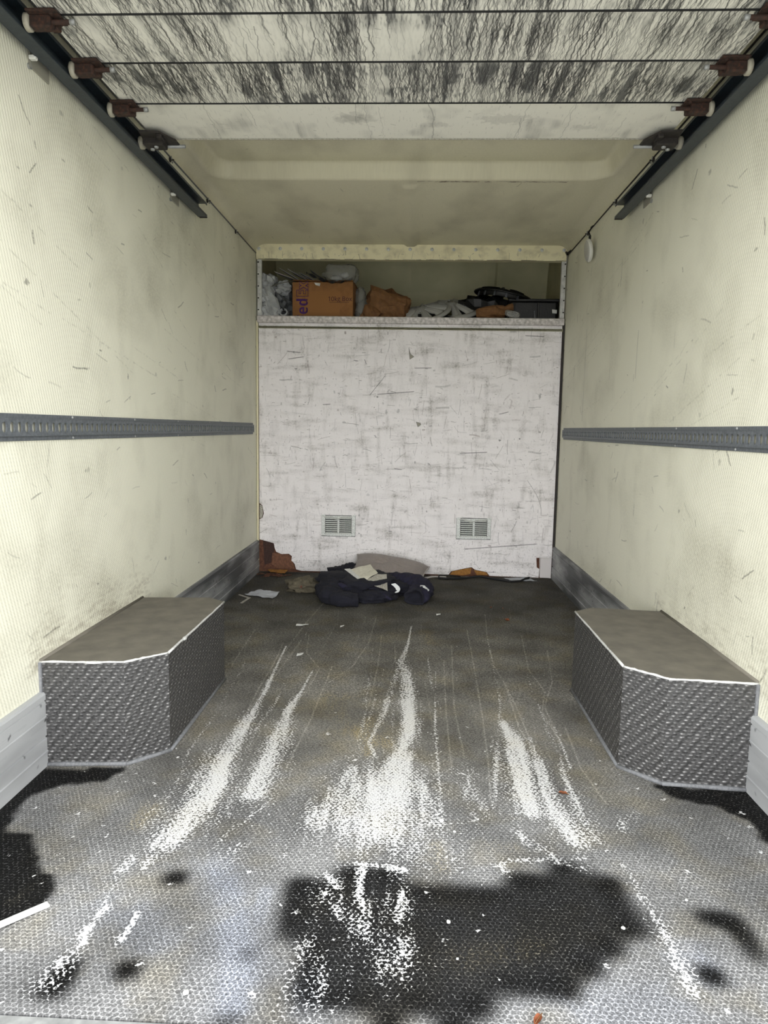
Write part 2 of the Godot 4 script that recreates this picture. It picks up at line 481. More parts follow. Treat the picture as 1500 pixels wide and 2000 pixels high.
func make_materials() -> void:
	var fine := grey_texture(256, 256, 5, 0.06, 4)
	M.fine = fine
	M.steel = mottled("galvanised steel", Color(0.50, 0.505, 0.50), Color(0.66, 0.665, 0.66), 0.45, 0.3, 11, 0.03, 4.0)
	M.rail = mottled("grey galvanised rail", Color(0.36, 0.38, 0.40), Color(0.47, 0.49, 0.51), 0.5, 0.45, 12, 0.05, 5.0)
	M.navy = mottled("dark blue grey painted steel", Color(0.15, 0.18, 0.21), Color(0.21, 0.25, 0.28), 0.4, 0.3, 13, 0.04, 4.0)
	M.rust = mottled("rusty steel", Color(0.09, 0.075, 0.065), Color(0.30, 0.17, 0.11), 0.85, 0.0, 14, 0.03, 9.0)
	M.dark_steel = mottled("greasy black steel", Color(0.09, 0.08, 0.075), Color(0.19, 0.16, 0.14), 0.7, 0.0, 15, 0.03, 9.0)
	M.rubber = mat("black rubber", Color(0.07, 0.07, 0.07), 0.7)
	M.nylon = mat("off white nylon", Color(0.62, 0.6, 0.54), 0.5)
	M.white_plastic = mat("white plastic", Color(0.85, 0.85, 0.82), 0.4)
	M.black_plastic = bumped(mat("black plastic", Color(0.035, 0.035, 0.037), 0.5), fine, 0.05, 4.0)
	M.kraft = bumped(mottled("corrugated cardboard", Color(0.50, 0.34, 0.19), Color(0.57, 0.40, 0.23), 0.85, 0.0, 21, 0.02, 3.0), fine, 0.02, 3.0)
	M.kraft_dark = mottled("brown kraft paper", Color(0.38, 0.26, 0.15), Color(0.50, 0.35, 0.20), 0.8, 0.0, 22, 0.03, 4.0)
	M.purple = mat("purple ink", Color(0.25, 0.10, 0.36), 0.8)
	M.brown_ink = mat("faded purple ink", Color(0.24, 0.09, 0.13), 0.8)
	M.mail_bag = mottled("pale grey mail bag plastic", Color(0.55, 0.56, 0.57), Color(0.72, 0.73, 0.73), 0.45, 0.0, 23, 0.02, 4.0)
	M.mail_dark = mottled("dark grey mail bag plastic", Color(0.20, 0.21, 0.23), Color(0.34, 0.35, 0.36), 0.45, 0.0, 24, 0.02, 4.0)
	M.paper = mottled("white paper", Color(0.74, 0.74, 0.72), Color(0.84, 0.84, 0.82), 0.9, 0.0, 25, 0.03, 5.0)
	M.dirty_paper = mottled("dirty paper", Color(0.50, 0.48, 0.43), Color(0.74, 0.73, 0.69), 0.9, 0.0, 26, 0.04, 9.0)
	M.cream_paper = mottled("cream paper", Color(0.76, 0.745, 0.68), Color(0.86, 0.845, 0.78), 0.9, 0.0, 27, 0.03, 6.0)
	M.printed_paper = mottled("printed paper", Color(0.56, 0.57, 0.60), Color(0.78, 0.79, 0.80), 0.85, 0.0, 28, 0.12, 14.0)
	M.red_ink = mat("red ink", Color(0.55, 0.06, 0.10), 0.8)
	M.silver_plastic = mat("silver painted plastic", Color(0.68, 0.68, 0.66), 0.35, 0.1)
	M.jacket = bumped(mottled("navy cloth", Color(0.045, 0.047, 0.085), Color(0.085, 0.085, 0.135), 0.95, 0.0, 31, 0.05, 8.0), fine, 0.06, 10.0)
	M.jacket_light = bumped(mottled("dull purple navy cloth", Color(0.07, 0.065, 0.14), Color(0.11, 0.10, 0.19), 0.9, 0.0, 32, 0.05, 8.0), fine, 0.06, 10.0)
	M.reflective = mat("reflective tape", Color(0.86, 0.87, 0.87), 0.4)
	M.cushion = bumped(mottled("grey cushion cover", Color(0.50, 0.465, 0.445), Color(0.57, 0.535, 0.515), 0.5, 0.0, 33, 0.02, 5.0), fine, 0.04, 9.0)
	M.piping = mat("pale piping", Color(0.66, 0.64, 0.62), 0.7)
	M.rag = bumped(mottled("dirty olive grey rag", Color(0.27, 0.25, 0.20), Color(0.42, 0.39, 0.32), 0.95, 0.0, 34, 0.04, 9.0), fine, 0.08, 12.0)
	M.leaf = mottled("dry brown leaf", Color(0.36, 0.18, 0.09), Color(0.55, 0.30, 0.15), 0.8, 0.0, 35, 0.05, 30.0)
	M.wood = mottled("bare broken plywood", Color(0.26, 0.15, 0.10), Color(0.42, 0.27, 0.19), 0.85, 0.0, 36, 0.03, 5.0)
	M.wood_pale = mottled("pale splintered plywood", Color(0.48, 0.32, 0.13), Color(0.62, 0.44, 0.20), 0.85, 0.0, 37, 0.03, 6.0)
	M.vent_metal = mottled("scuffed aluminium", Color(0.62, 0.63, 0.61), Color(0.86, 0.87, 0.85), 0.4, 0.15, 54, 0.04, 9.0)
	M.bracket = mat("grey bracket", Color(0.56, 0.55, 0.50), 0.6)
	M.rivet = mat("bright rivet", Color(0.80, 0.81, 0.80), 0.35, 0.1)
	M.seam = mat("black seam strip", Color(0.07, 0.07, 0.07), 0.9)
	M.film = mat("clear plastic film", Color(0.85, 0.86, 0.86, 0.30), 0.15)
	M.film.transparency = BaseMaterial3D.TRANSPARENCY_ALPHA
	M.cloudy = mat("cloudy plastic film", Color(0.60, 0.60, 0.58, 0.42), 0.3)
	M.cloudy.transparency = BaseMaterial3D.TRANSPARENCY_ALPHA
	M.lime = mat("white lumps of dried residue", Color(0.86, 0.86, 0.84), 0.8)
	M.sealant = mottled("white sealant", Color(0.66, 0.66, 0.64), Color(0.86, 0.86, 0.85), 0.5, 0.0, 38, 0.06, 8.0)
	M.grey_sealant = mottled("grey sealant", Color(0.30, 0.305, 0.31), Color(0.50, 0.505, 0.51), 0.6, 0.0, 39, 0.04, 8.0)
	M.asphalt = mottled("pale concrete", Color(0.60, 0.60, 0.585), Color(0.70, 0.70, 0.68), 0.9, 0.0, 40, 0.2, 1.0)
	M.wall_left = wall_material(101, true)
	M.wall_right = wall_material(202, false)
	M.roof = roof_material()
	M.header = header_material()
	M.panel = panel_material()
	M.door = door_material()
	M.peak = mottled("olive fibreglass", Color(0.64, 0.63, 0.50), Color(0.74, 0.72, 0.58), 0.6, 0.0, 41, 0.012, 1.0)
	M.kick = kick_material()
	M.mat_side = mat_side_material()
	M.mat_top = mottled("dusty rubber matting", Color(0.37, 0.355, 0.32), Color(0.45, 0.43, 0.385), 0.85, 0.0, 43, 0.02, 2.0)
	M.mat_top = bumped(M.mat_top, fine, 0.03, 2.0)
	make_floor_materials()

# twill weave of the glass cloth, one repeat, as relief
func weave_texture() -> ImageTexture:
	var im := Image.create(64, 64, false, Image.FORMAT_L8)
	for y in 64:
		for x in 64:
			var s := sin((x * 1.0 + y * 0.5) / 64.0 * TAU * 4.0)
			var t := sin((x * 0.0 + y * 1.0) / 64.0 * TAU * 8.0)
			im.set_pixel(x, y, Color.from_hsv(0, 0, clampf(0.5 + 0.3 * s + 0.2 * s * t, 0, 1)))
	return ImageTexture.create_from_image(im)

# u: z 0..3.7 m, v: from y 2.1 (0) down to 0 (1)
func wall_material(seed_: int, left: bool) -> StandardMaterial3D:
	var W := 1280
	var H := 1024
	var c := Canvas.new(W, H, Color(0.42, 0.40, 0.30, 0))
	var g := grey(W, H, seed_, 0.004, 4)
	var g2 := grey(W, H, seed_ + 1, 0.012, 4, 1, 3)
	var g3 := grey(W, H, seed_ + 2, 0.16, 2)
	for y in H:
		var low := smoothstep(0.55, 0.95, float(y) / H)
		for x in W:
			var i := y * W + x
			var a := maxf(0.0, (g[i] - 118) / 255.0) * 0.5 + maxf(0.0, (g2[i] - 150) / 255.0) * 0.35
			a *= 0.5 + g3[i] / 255.0
			a += low * 0.10 * g3[i] / 255.0
			c.d[i * 4 + 3] = int(clampf(a, 0.0, 0.6) * 255.0)
	var r := RandomNumberGenerator.new()
	r.seed = seed_
	var dark := Color(0.16, 0.15, 0.12)
	for k in 150:      # scuffs
		var x := r.randf() * W
		var y := r.randf() * H * 0.9
		var len := r.randf_range(4, 34)
		var ang := r.randf_range(-0.5, 0.5) + (PI / 2 if r.randf() < 0.45 else 0.0) + (0.5 if r.randf() < 0.3 else 0.0)
		var a := r.randf_range(0.12, 0.55)
		var wd := r.randf_range(0.8, 2.6)
		var px := x
		var py := y
		for s in 4:
			ang += r.randf_range(-0.25, 0.25)
			var nx := px + cos(ang) * len / 4
			var ny := py + sin(ang) * len / 4
			c.stroke(px, py, nx, ny, wd, dark, a)
			px = nx
			py = ny
	for k in 26:       # long rubs left by loads
		var x := r.randf() * W
		var y := r.randf_range(0.02, 0.6) * H
		var len := r.randf_range(80, 300)
		var sl := r.randf_range(-0.55, -0.15)
		for s in int(len / 5):
			if r.randf() < 0.7:
				c.stroke(x + s * 5, y + s * 5 * sl + r.randf_range(-1.5, 1.5), x + s * 5 + 4, y + (s * 5 + 4) * sl, r.randf_range(1.0, 3.0), Color(0.30, 0.29, 0.22), r.randf_range(0.06, 0.24))
	var spots := noise(seed_ + 9, 0.15)
	for k in 30:
		c.blob(r.randf() * W, r.randf() * H * 0.9, r.randf_range(1.5, 5), r.randf_range(1.5, 6), dark, r.randf_range(0.2, 0.6), spots)
	if left:           # brown dirt where the wheel box meets the wall
		for k in 400:
			var x := r.randf_range(1.95, 2.85) / 3.7 * W
			c.blob(x, (2.1 - 0.30 - absf(r.randfn(0, 0.07))) / 2.1 * H, r.randf_range(3, 14), r.randf_range(2, 5), Color(0.36, 0.28, 0.17), 0.10, spots)
	else:
		for q in [[0.62, 1.55, 1.05, 0.006], [1.55, 1.42, 1.22, 0.004], [1.25, 1.78, 1.66, 0.004]]:
			c.stroke(q[0] / 3.7 * W, (2.1 - q[1]) / 2.1 * H, q[0] / 3.7 * W - 3, (2.1 - q[2]) / 2.1 * H, 1.6, dark, 0.5)
		for k in 300:
			var x := r.randf_range(1.95, 2.85) / 3.7 * W
			c.blob(x, (2.1 - 0.30 - absf(r.randfn(0, 0.06))) / 2.1 * H, r.randf_range(3, 12), r.randf_range(2, 5), Color(0.38, 0.33, 0.22), 0.08, spots)
	var m := mat("cream woven glass fibre wall", Color(0.865, 0.858, 0.785), 0.55)
	m.uv1_scale = Vector3(70, 26, 1)
	if not M.has("weave"):
		M.weave = weave_texture()
	bumped(m, M.weave, 0.09)
	return stained(m, c.texture())

func roof_material() -> StandardMaterial3D:
	var W := 768
	var c := Canvas.new(W, W, Color(0.36, 0.33, 0.24, 0))
	var g := grey(W, W, 301, 0.006, 4)
	var g3 := grey(W, W, 303, 0.2, 2)
	for i in W * W:
		c.d[i * 4 + 3] = int(clampf(maxf(0.0, (g[i] - 110) / 255.0) * 0.55 + g3[i] / 255.0 * 0.08, 0, 1) * 255)
	var r := RandomNumberGenerator.new()
	r.seed = 303
	for k in 60:
		var x := r.randf() * W
		var y := r.randf() * W
		c.stroke(x, y, x + r.randf_range(-6, 6), y + r.randf_range(-14, 14), r.randf_range(0.8, 1.8), Color(0.2, 0.18, 0.14), r.randf_range(0.1, 0.4))
	for k in 70:       # rubbed paint along the lip of the step
		var x := (r.randf_range(0.02, 0.75) + 1.0) * 0.5 * W
		c.stroke(x, 1.165 / 3.7 * W + r.randf_range(-1.5, 1.5), x + r.randf_range(2, 14), 1.165 / 3.7 * W + r.randf_range(-1.5, 1.5), r.randf_range(0.8, 2.0), Color(0.32, 0.2, 0.12), r.randf_range(0.2, 0.7))
	var m := mat("cream fibreglass roof", Color(0.85, 0.83, 0.73), 0.5)
	return stained(m, c.texture())

func header_material() -> StandardMaterial3D:
	var W := 1024
	var H := 64
	var c := Canvas.new(W, H, Color(0.45, 0.40, 0.28, 0))
	var g := grey(W, H, 311, 0.02, 4)
	for i in W * H:
		c.d[i * 4 + 3] = int(clampf((g[i] - 115) / 255.0 * 0.7, 0, 1) * 255)
	var r := RandomNumberGenerator.new()
	r.seed = 313
	for k in 60:
		var x := r.randf() * W
		c.stroke(x, r.randf_range(28, 60), x + r.randf_range(-8, 8), r.randf_range(40, 63), r.randf_range(0.8, 2.2), Color(0.16, 0.12, 0.08), r.randf_range(0.15, 0.7))
	for k in 40:
		var x := r.randf() * W
		c.stroke(x, 62, x + r.randf_range(5, 50), 62, 2.5, Color(0.18, 0.13, 0.09), r.randf_range(0.3, 0.8))
	return stained(mat("cream painted header", Color(0.93, 0.90, 0.76), 0.5), c.texture())

# scratched white paint; u: x -1..1, v: y 1.7 (0) .. 0 (1)
func panel_material() -> StandardMaterial3D:
	var W := 1400
	var H := 1190
	var c := Canvas.new(W, H, Color(0.44, 0.42, 0.38, 0))
	var g := grey(W, H, 401, 0.02, 4, 5, 1)
	var g2 := grey(W, H, 402, 0.02, 4, 1, 5)
	var g3 := grey(W, H, 403, 0.09, 3)
	var g4 := grey(W, H, 405, 0.006, 3)
	for y in H:
		var low := smoothstep(0.80, 0.95, float(y) / H)
		for x in W:
			var i := y * W + x
			var br := 0.4 + 1.3 * clampf((g4[i] - 70) / 120.0, 0.0, 1.0)
			var a := (maxf(0.0, (g[i] - 122) / 255.0) * 0.56 + maxf(0.0, (g2[i] - 132) / 255.0) * 0.50) * br
			a = 0.05 + a * (0.35 + g3[i] / 255.0 * 1.2) + maxf(0.0, (g3[i] - 162) / 255.0) * (0.4 + low * 1.4)
			c.d[i * 4 + 3] = int(clampf(a, 0.0, 0.75) * 255.0)
	var r := RandomNumberGenerator.new()
	r.seed = 404
	var ink := [Color(0.13, 0.12, 0.12), Color(0.30, 0.28, 0.25), Color(0.34, 0.23, 0.20), Color(0.24, 0.22, 0.20)]
	for k in 2600:
		var x := r.randf() * W
		var y := H * (1.0 - pow(r.randf(), 1.25))
		var len := r.randf_range(3, 16) if r.randf() < 0.75 else r.randf_range(16, 70)
		var q := r.randf()
		var ang := r.randf_range(-0.12, 0.12) if q < 0.4 else PI / 2 + r.randf_range(-0.16, 0.16) if q < 0.75 else r.randf() * PI
		var a := r.randf_range(0.12, 0.6) * (1.0 if r.randf() < 0.8 else 1.6)
		var wd := r.randf_range(1.0, 2.8) if r.randf() < 0.85 else r.randf_range(3, 9)
		if wd > 2.0:
			a *= 0.45
		var col: Color = ink[r.randi() % 4]
		for s in 3:
			var nx := x + cos(ang) * len / 3
			var ny := y + sin(ang) * len / 3
			c.stroke(x, y, nx, ny, wd, col, a)
			x = nx
			y = ny
			ang += r.randf_range(-0.2, 0.2)
	for k in 900:      # rubbed white places over the dirt
		var x := r.randf() * W
		var y := r.randf() * H
		var ang := (0.0 if r.randf() < 0.5 else PI / 2) + r.randf_range(-0.3, 0.3)
		var len := r.randf_range(6, 50)
		c.stroke(x, y, x + cos(ang) * len, y + sin(ang) * len, r.randf_range(0.6, 2.5), Color(0.88, 0.87, 0.86), r.randf_range(0.2, 0.6))
	var P := func(x: float, y: float) -> Vector2: return Vector2((x + 1.0) * 0.5 * W, (1.7 - y) / 1.7 * H)
	var black := Color(0.10, 0.10, 0.10)
	for q in [[-0.80, 1.478, -0.71, 1.470], [-0.79, 1.428, -0.69, 1.443], [-0.20, 1.207, 0.04, 1.228], [-0.56, 1.135, -0.51, 1.138], [0.75, 1.595, 0.87, 1.590], [-0.36, 1.425, -0.33, 1.420], [-0.288, 1.43, -0.275, 1.40], [0.60, 1.09, 0.66, 1.105], [0.04, 1.38, 0.15, 1.382], [-0.15, 1.33, -0.25, 1.20], [0.35, 0.83, 0.53, 0.84], [0.40, 0.19, 0.88, 0.235], [-0.08, 0.72, -0.03, 0.715]]:
		var a: Vector2 = P.call(q[0], q[1])
		var b: Vector2 = P.call(q[2], q[3])
		c.stroke(a.x, a.y, b.x, b.y, 2.8, black, 0.75)
		c.stroke(a.x + 4, a.y + 3, b.x - 5, b.y + 2, 1.2, black, 0.4)
	var rough := noise(9, 0.1)
	for q in [[0.86, 1.21, 7, 14, 0.5], [0.74, 0.93, 5, 5, 0.7], [0.61, 0.92, 6, 5, 0.7], [-0.31, 0.28, 5, 4, 0.5], [-0.42, 1.02, 9, 5, 0.4], [-0.2, 1.19, 6, 5, 0.6], [-0.14, 1.09, 6, 12, 0.4], [-0.06, 1.1, 7, 10, 0.35], [0.59, 1.66, 5, 3, 0.6], [-0.74, 1.365, 9, 3, 0.6], [-0.22, 1.12, 4, 4, 0.6]]:
		var p: Vector2 = P.call(q[0], q[1])
		c.blob(p.x, p.y, q[2], q[3], black, q[4], rough)
	for q in [[[0.0, 1.508], [0.012, 1.47], [0.035, 1.452], [0.008, 1.435]], [[0.058, 1.03], [0.085, 1.025], [0.09, 1.012], [0.07, 0.998]]]:
		c.poly(q.map(func(p): return P.call(p[0], p[1])), Color(0.42, 0.40, 0.32), 0.85)
		for k in 4:
			var a: Vector2 = P.call(q[k][0], q[k][1])
			var b: Vector2 = P.call(q[(k + 1) % 4][0], q[(k + 1) % 4][1])
			c.stroke(a.x, a.y, b.x, b.y, 1.3, black, 0.8)
	for s in 22:       # the gouge beside the right edge
		var t := s / 21.0
		var a: Vector2 = P.call(0.80 + 0.10 * sin(t * 1.6) , 0.66 - t * 0.22)
		var b: Vector2 = P.call(0.80 + 0.10 * sin((t + 0.05) * 1.6), 0.66 - (t + 0.05) * 0.22)
		c.stroke(a.x, a.y, b.x, b.y, 3.0, Color(0.35, 0.34, 0.32), 0.5)
	var m := mat("scratched white paint on plywood", Color(0.90, 0.885, 0.88), 0.55)
	return stained(m, c.texture())

# undersides of the door panels, five rows in one picture; streaks of black water run across each panel
func door_material() -> StandardMaterial3D:
	var W := 2048
	var H := 256
	var rows := 5
	var c := Canvas.new(W, H * rows, Color(0.27, 0.275, 0.28, 0))
	var r := RandomNumberGenerator.new()
	r.seed = 505
	var wash := [0.05, 1.5, 0.75, 1.2, 1.0]
	var count := [24, 1500, 1000, 1500, 1000]
	for k in rows:
		var g := grey(W, H, 510 + k, 0.02, 4, 1, 12)
		var g2 := grey(W, H, 520 + k, 0.004, 3)
		var g3 := grey(W, H, 530 + k, 0.09, 3, 1, 5)
		for y in H:
			var edge := smoothstep(0.55, 1.0, 1.0 - float(y) / H) * (0.0 if k == 0 else 0.25)
			for x in W:
				var i := y * W + x
				var a: float = wash[k] * (clampf((g[i] - 105) / 110.0, 0, 1) * 0.55 + clampf((g3[i] - 120) / 90.0, 0, 1) * 0.5) * (0.25 + 1.5 * clampf((g2[i] - 70) / 140.0, 0, 1))
				if k == 0:
					a = clampf((g2[i] - 150) / 160.0, 0, 1) * 0.6 * g[i] / 160.0 + clampf((g3[i] - 190) / 200.0, 0, 1)
				c.d[(k * H * W + i) * 4 + 3] = int(clampf(a + edge * g[i] / 255.0, 0, 0.9) * 255)
		for n in count[k]:
			var x := r.randf() * W
			var dens := g2[int(x) + 128 * W] / 255.0
			if r.randf() > dens * 1.6:
				continue
			var y0 := 0.0 if r.randf() < 0.6 else r.randf() * H * 0.6
			var y1 := H * (1.0 if r.randf() < 0.5 else r.randf_range(0.4, 1.0))
			var a := r.randf_range(0.2, 0.95) * (0.85 if k != 0 else 0.4)
			var wd := 1.3 + 3.6 * pow(r.randf(), 2.0)
			var y := y0
			while y < y1:
				var ny := minf(y + r.randf_range(8, 22), y1)
				var nx := x + r.randf_range(-5.5, 5.5)
				c.stroke(x, k * H + y, nx, k * H + ny, wd, Color(0.11, 0.115, 0.12), a)
				if r.randf() < 0.05:
					wd *= 0.7
				x = nx
				y = ny
		for n in (70 if k == 0 else 120):
			var x := r.randf() * W
			var y := r.randf() * H
			var light := r.randf() < 0.8 and k != 0
			c.stroke(x, k * H + y, x + r.randf_range(-25, 25), k * H + clampf(y + r.randf_range(-8, 8), 0, H - 1), r.randf_range(0.8, 3.5), Color(0.80, 0.80, 0.78) if light else Color(0.2, 0.2, 0.19), r.randf_range(0.15, 0.5))
	var rough := noise(7, 0.03)
	for q in [[830, 100, 90, 46, 0.22], [830, 100, 50, 26, 0.2], [1400, 110, 110, 40, 0.2], [1150, 150, 50, 20, 0.2], [1700, 170, 60, 20, 0.2]]:
		c.blob(q[0], q[1], q[2], q[3], Color(0.34, 0.34, 0.31), q[4], rough)
	return stained(mat("white door panel with black water streaks", Color(0.88, 0.87, 0.83), 0.5), c.texture())

func kick_material() -> StandardMaterial3D:
	var W := 1024
	var H := 64
	var c := Canvas.new(W, H, Color(0.17, 0.18, 0.19, 0))
	var g := grey(W, H, 601, 0.02, 4, 4, 1)
	for y in H:
		for x in W:
			var i := y * W + x
			c.d[i * 4 + 3] = int(clampf((g[i] - 90) / 255.0 * 0.55 + 0.62 * (1.0 - smoothstep(300.0, 620.0, float(x))) * (0.5 + g[i] / 255.0), 0, 0.9) * 255)  # darkening towards the bulkhead is mostly shade put into the colour, partly grime
	var r := RandomNumberGenerator.new()
	r.seed = 606
	for k in 130:
		var x := r.randf() * W * (0.3 if k < 60 else 1.0)
		var y := r.randf_range(6, 58)
		c.stroke(x, y, x + r.randf_range(-3, 5), y + r.randf_range(-5, 5), r.randf_range(0.8, 2.6), Color(0.06, 0.06, 0.06), r.randf_range(0.2, 0.8))
	for k in 60:
		var x := r.randf() * W
		var y := r.randf() * H
		c.stroke(x, y, x + r.randf_range(10, 60), y + r.randf_range(-1, 1), 0.8, Color(0.7, 0.7, 0.7), r.randf_range(0.1, 0.4))
	var m := mat("aluminium kick plate", Color(0.68, 0.685, 0.685), 0.5, 0.2)
	return stained(m, c.texture())

# grippy matting of the wheel box sides: staggered raised dashes
func mat_side_material() -> StandardMaterial3D:
	var S := 128
	var hi := Image.create(S, S, false, Image.FORMAT_L8)
	var co := Image.create(S, S, false, Image.FORMAT_RGB8)
	var g := grey(S, S, 701, 0.12, 3)
	for y in S:
		for x in S:
			var row := y / 8
			var fx := fposmod(x + row * 5.333, 16.0)
			var fy := float(y % 8)
			var e := clampf(1.5 - Vector2((fx - 8.0) / 5.0, (fy - 4.0) / 2.0).length() * 1.3, 0.0, 1.0)
			var n := g[y * S + x] / 255.0
			hi.set_pixel(x, y, Color.from_hsv(0, 0, clampf(e * 0.8 + n * 0.2, 0, 1)))
			var band := 0.5 + 0.5 * sin(TAU * (x + y) / 32.0)
			var v := 0.20 + 0.26 * e * (0.4 + n) * (0.35 + 0.9 * band) + (n - 0.5) * 0.18 + 0.05 * band  # dashes also lightened here, white glints put into the colour
			co.set_pixel(x, y, Color(v, v * 0.99, v * 0.975))
	var m := mat("raised dash rubber matting", Color.WHITE, 0.42)
	m.albedo_texture = ImageTexture.create_from_image(co)
	bumped(m, ImageTexture.create_from_image(hi), 0.16)
	return m

# ---------------------------------------------------------------- the floor: worn anti-slip coating with a hexagon grid
const MZ := 3.7
const MW := 768
const MH := 1420

func lay(mask: PackedByteArray, x0: float, z0: float, w0: float, x1: float, z1: float, w1: float, dens: float) -> void:
	var sx := MW / 2.0
	var sz := MH / MZ
	var a := Vector2((x0 + 1.0) * sx, z0 * sz)
	var b := Vector2((x1 + 1.0) * sx, z1 * sz)
	var wmax := maxf(w0, w1) * sx * 2.6 + 1.0
	for y in range(maxi(0, int(minf(a.y, b.y) - wmax)), mini(MH - 1, int(maxf(a.y, b.y) + wmax)) + 1):
		for x in range(maxi(0, int(minf(a.x, b.x) - wmax)), mini(MW - 1, int(maxf(a.x, b.x) + wmax)) + 1):
			var p := Vector2(x, y)
			var t := clampf((p - a).dot(b - a) / maxf((b - a).length_squared(), 0.01), 0.0, 1.0)
			var hw := maxf(lerpf(w0, w1, t) * sx, 0.8)
			var q := p.distance_to(a.lerp(b, t)) / hw
			if q < 2.6:
				var val := int(255.0 * dens * (0.62 * (1.0 - smoothstep(0.3, 1.3, q)) + 0.38 * (1.0 - smoothstep(0.8, 2.6, q))))
				if val > mask[y * MW + x]:
					mask[y * MW + x] = val

func part_of(mask: PackedByteArray, z0: float, z1: float, w: int, h: int) -> PackedByteArray:
	var im := Image.create_from_data(MW, MH, false, Image.FORMAT_L8, mask)
	var y0 := int(z0 / MZ * MH)
	var out := im.get_region(Rect2i(0, y0, MW, int(z1 / MZ * MH) - y0))
	out.resize(w, h, Image.INTERPOLATE_CUBIC)
	return out.get_data()

func make_floor_materials() -> void:
	var white := PackedByteArray()
	white.resize(MW * MH)
	for s in STREAKS:
		var p: Array = s[1]
		for i in range(0, p.size() - 3, 3):
			lay(white, p[i], p[i + 1], p[i + 2], p[i + 3], p[i + 4], p[i + 5], s[0])
		if p.size() == 3:
			lay(white, p[0], p[1], p[2], p[0], p[1], p[2], s[0])
	var thin := PackedByteArray()
	thin.resize(MW * MH)
	for p in TRAILS:
		for i in range(0, p.size() - 2, 2):
			lay(thin, p[i], p[i + 1], 0.0022, p[i + 2], p[i + 3], 0.0022, 0.6)
	var sheen_mask := PackedByteArray()
	sheen_mask.resize(MW * MH)
	for s in SHEEN_STROKES:
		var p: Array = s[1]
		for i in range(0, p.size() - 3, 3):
			lay(sheen_mask, p[i], p[i + 1], p[i + 2], p[i + 3], p[i + 4], p[i + 5], s[0])
	var tan_ := PackedByteArray()
	tan_.resize(MW * MH)
	for s in TAN:
		var p: Array = s[1]
		for i in range(0, p.size() - 3, 3):
			lay(tan_, p[i], p[i + 1], p[i + 2], p[i + 3], p[i + 4], p[i + 5], s[0])
	var r := RandomNumberGenerator.new()
	r.seed = 808
	for k in 60:       # light drag lines
		var x := r.randf_range(-0.75, 0.75)
		var z := r.randf_range(0.6, 2.9)
		lay(thin, x, z, 0.001, x + r.randf_range(-0.06, 0.06), z + r.randf_range(0.1, 0.6), 0.001, r.randf_range(0.1, 0.3))
	for k in 220:      # loose flecks
		var x := r.randf_range(-0.9, 0.95)
		var z := r.randf_range(2.3, 3.62)
		var w := 0.0015 + 0.004 * pow(r.randf(), 3.0)
		lay(white, x, z, w, x + r.randf_range(-0.006, 0.006), z + 0.004, w, r.randf_range(0.5, 1.0))
	for k in 60:
		var x := r.randf_range(-0.7, 0.7)
		var z := r.randf_range(0.4, 2.3)
		lay(white, x, z, 0.002, x, z + 0.004, 0.002, r.randf_range(0.4, 0.9))
	# wet places, laid at a quarter of the size and softened by the enlargement; the pools in the corners keep a sharper edge
	var w4 := MW / 4
	var h4 := MH / 4
	var warp := noise(821, 0.035, 3)
	var layers := []
	for sharp in [false, true]:
		var wet4 := PackedByteArray()
		wet4.resize(w4 * h4)
		for s in WET:
			if (s[0] >= 1.0) != sharp:
				continue
			var pv := PackedVector2Array()
			var p: Array = s[1]
			for i in range(0, p.size(), 2):
				pv.append(Vector2((p[i] + 1.0) * 0.5 * w4, p[i + 1] / MZ * h4))
			var lo := pv[0]
			var hi := pv[0]
			for q in pv:
				lo = lo.min(q)
				hi = hi.max(q)
			var k := 3.0 if sharp else 9.0
			for y in range(maxi(0, int(lo.y) - 6), mini(h4 - 1, int(hi.y) + 7) + 1):
				for x in range(maxi(0, int(lo.x) - 6), mini(w4 - 1, int(hi.x) + 7) + 1):
					if Geometry2D.is_point_in_polygon(Vector2(x + warp.get_noise_2d(x, y) * k, y + warp.get_noise_2d(x + 500, y) * k * 0.7), pv):
						wet4[y * w4 + x] = maxi(wet4[y * w4 + x], int(255.0 * s[0]))
		var wim := Image.create_from_data(w4, h4, false, Image.FORMAT_L8, wet4)
		if sharp:
			wim.resize(w4 / 2, h4 / 2, Image.INTERPOLATE_TRILINEAR)
		else:
			wim.resize(w4 / 5, h4 / 5, Image.INTERPOLATE_TRILINEAR)
			wim.resize(w4, h4, Image.INTERPOLATE_CUBIC)
		wim.resize(MW, MH, Image.INTERPOLATE_CUBIC)
		layers.append(wim.get_data())
	var wet: PackedByteArray = layers[0]
	for i in wet.size():
		wet[i] = maxi(wet[i], layers[1][i])
	M.floor_near = floor_material(white, thin, sheen_mask, tan_, wet, 2.2, 3.7, 2048, 1664, true)
	M.floor_far = floor_material(white, thin, sheen_mask, tan_, wet, 0.0, 2.2, 1280, 1152, false)

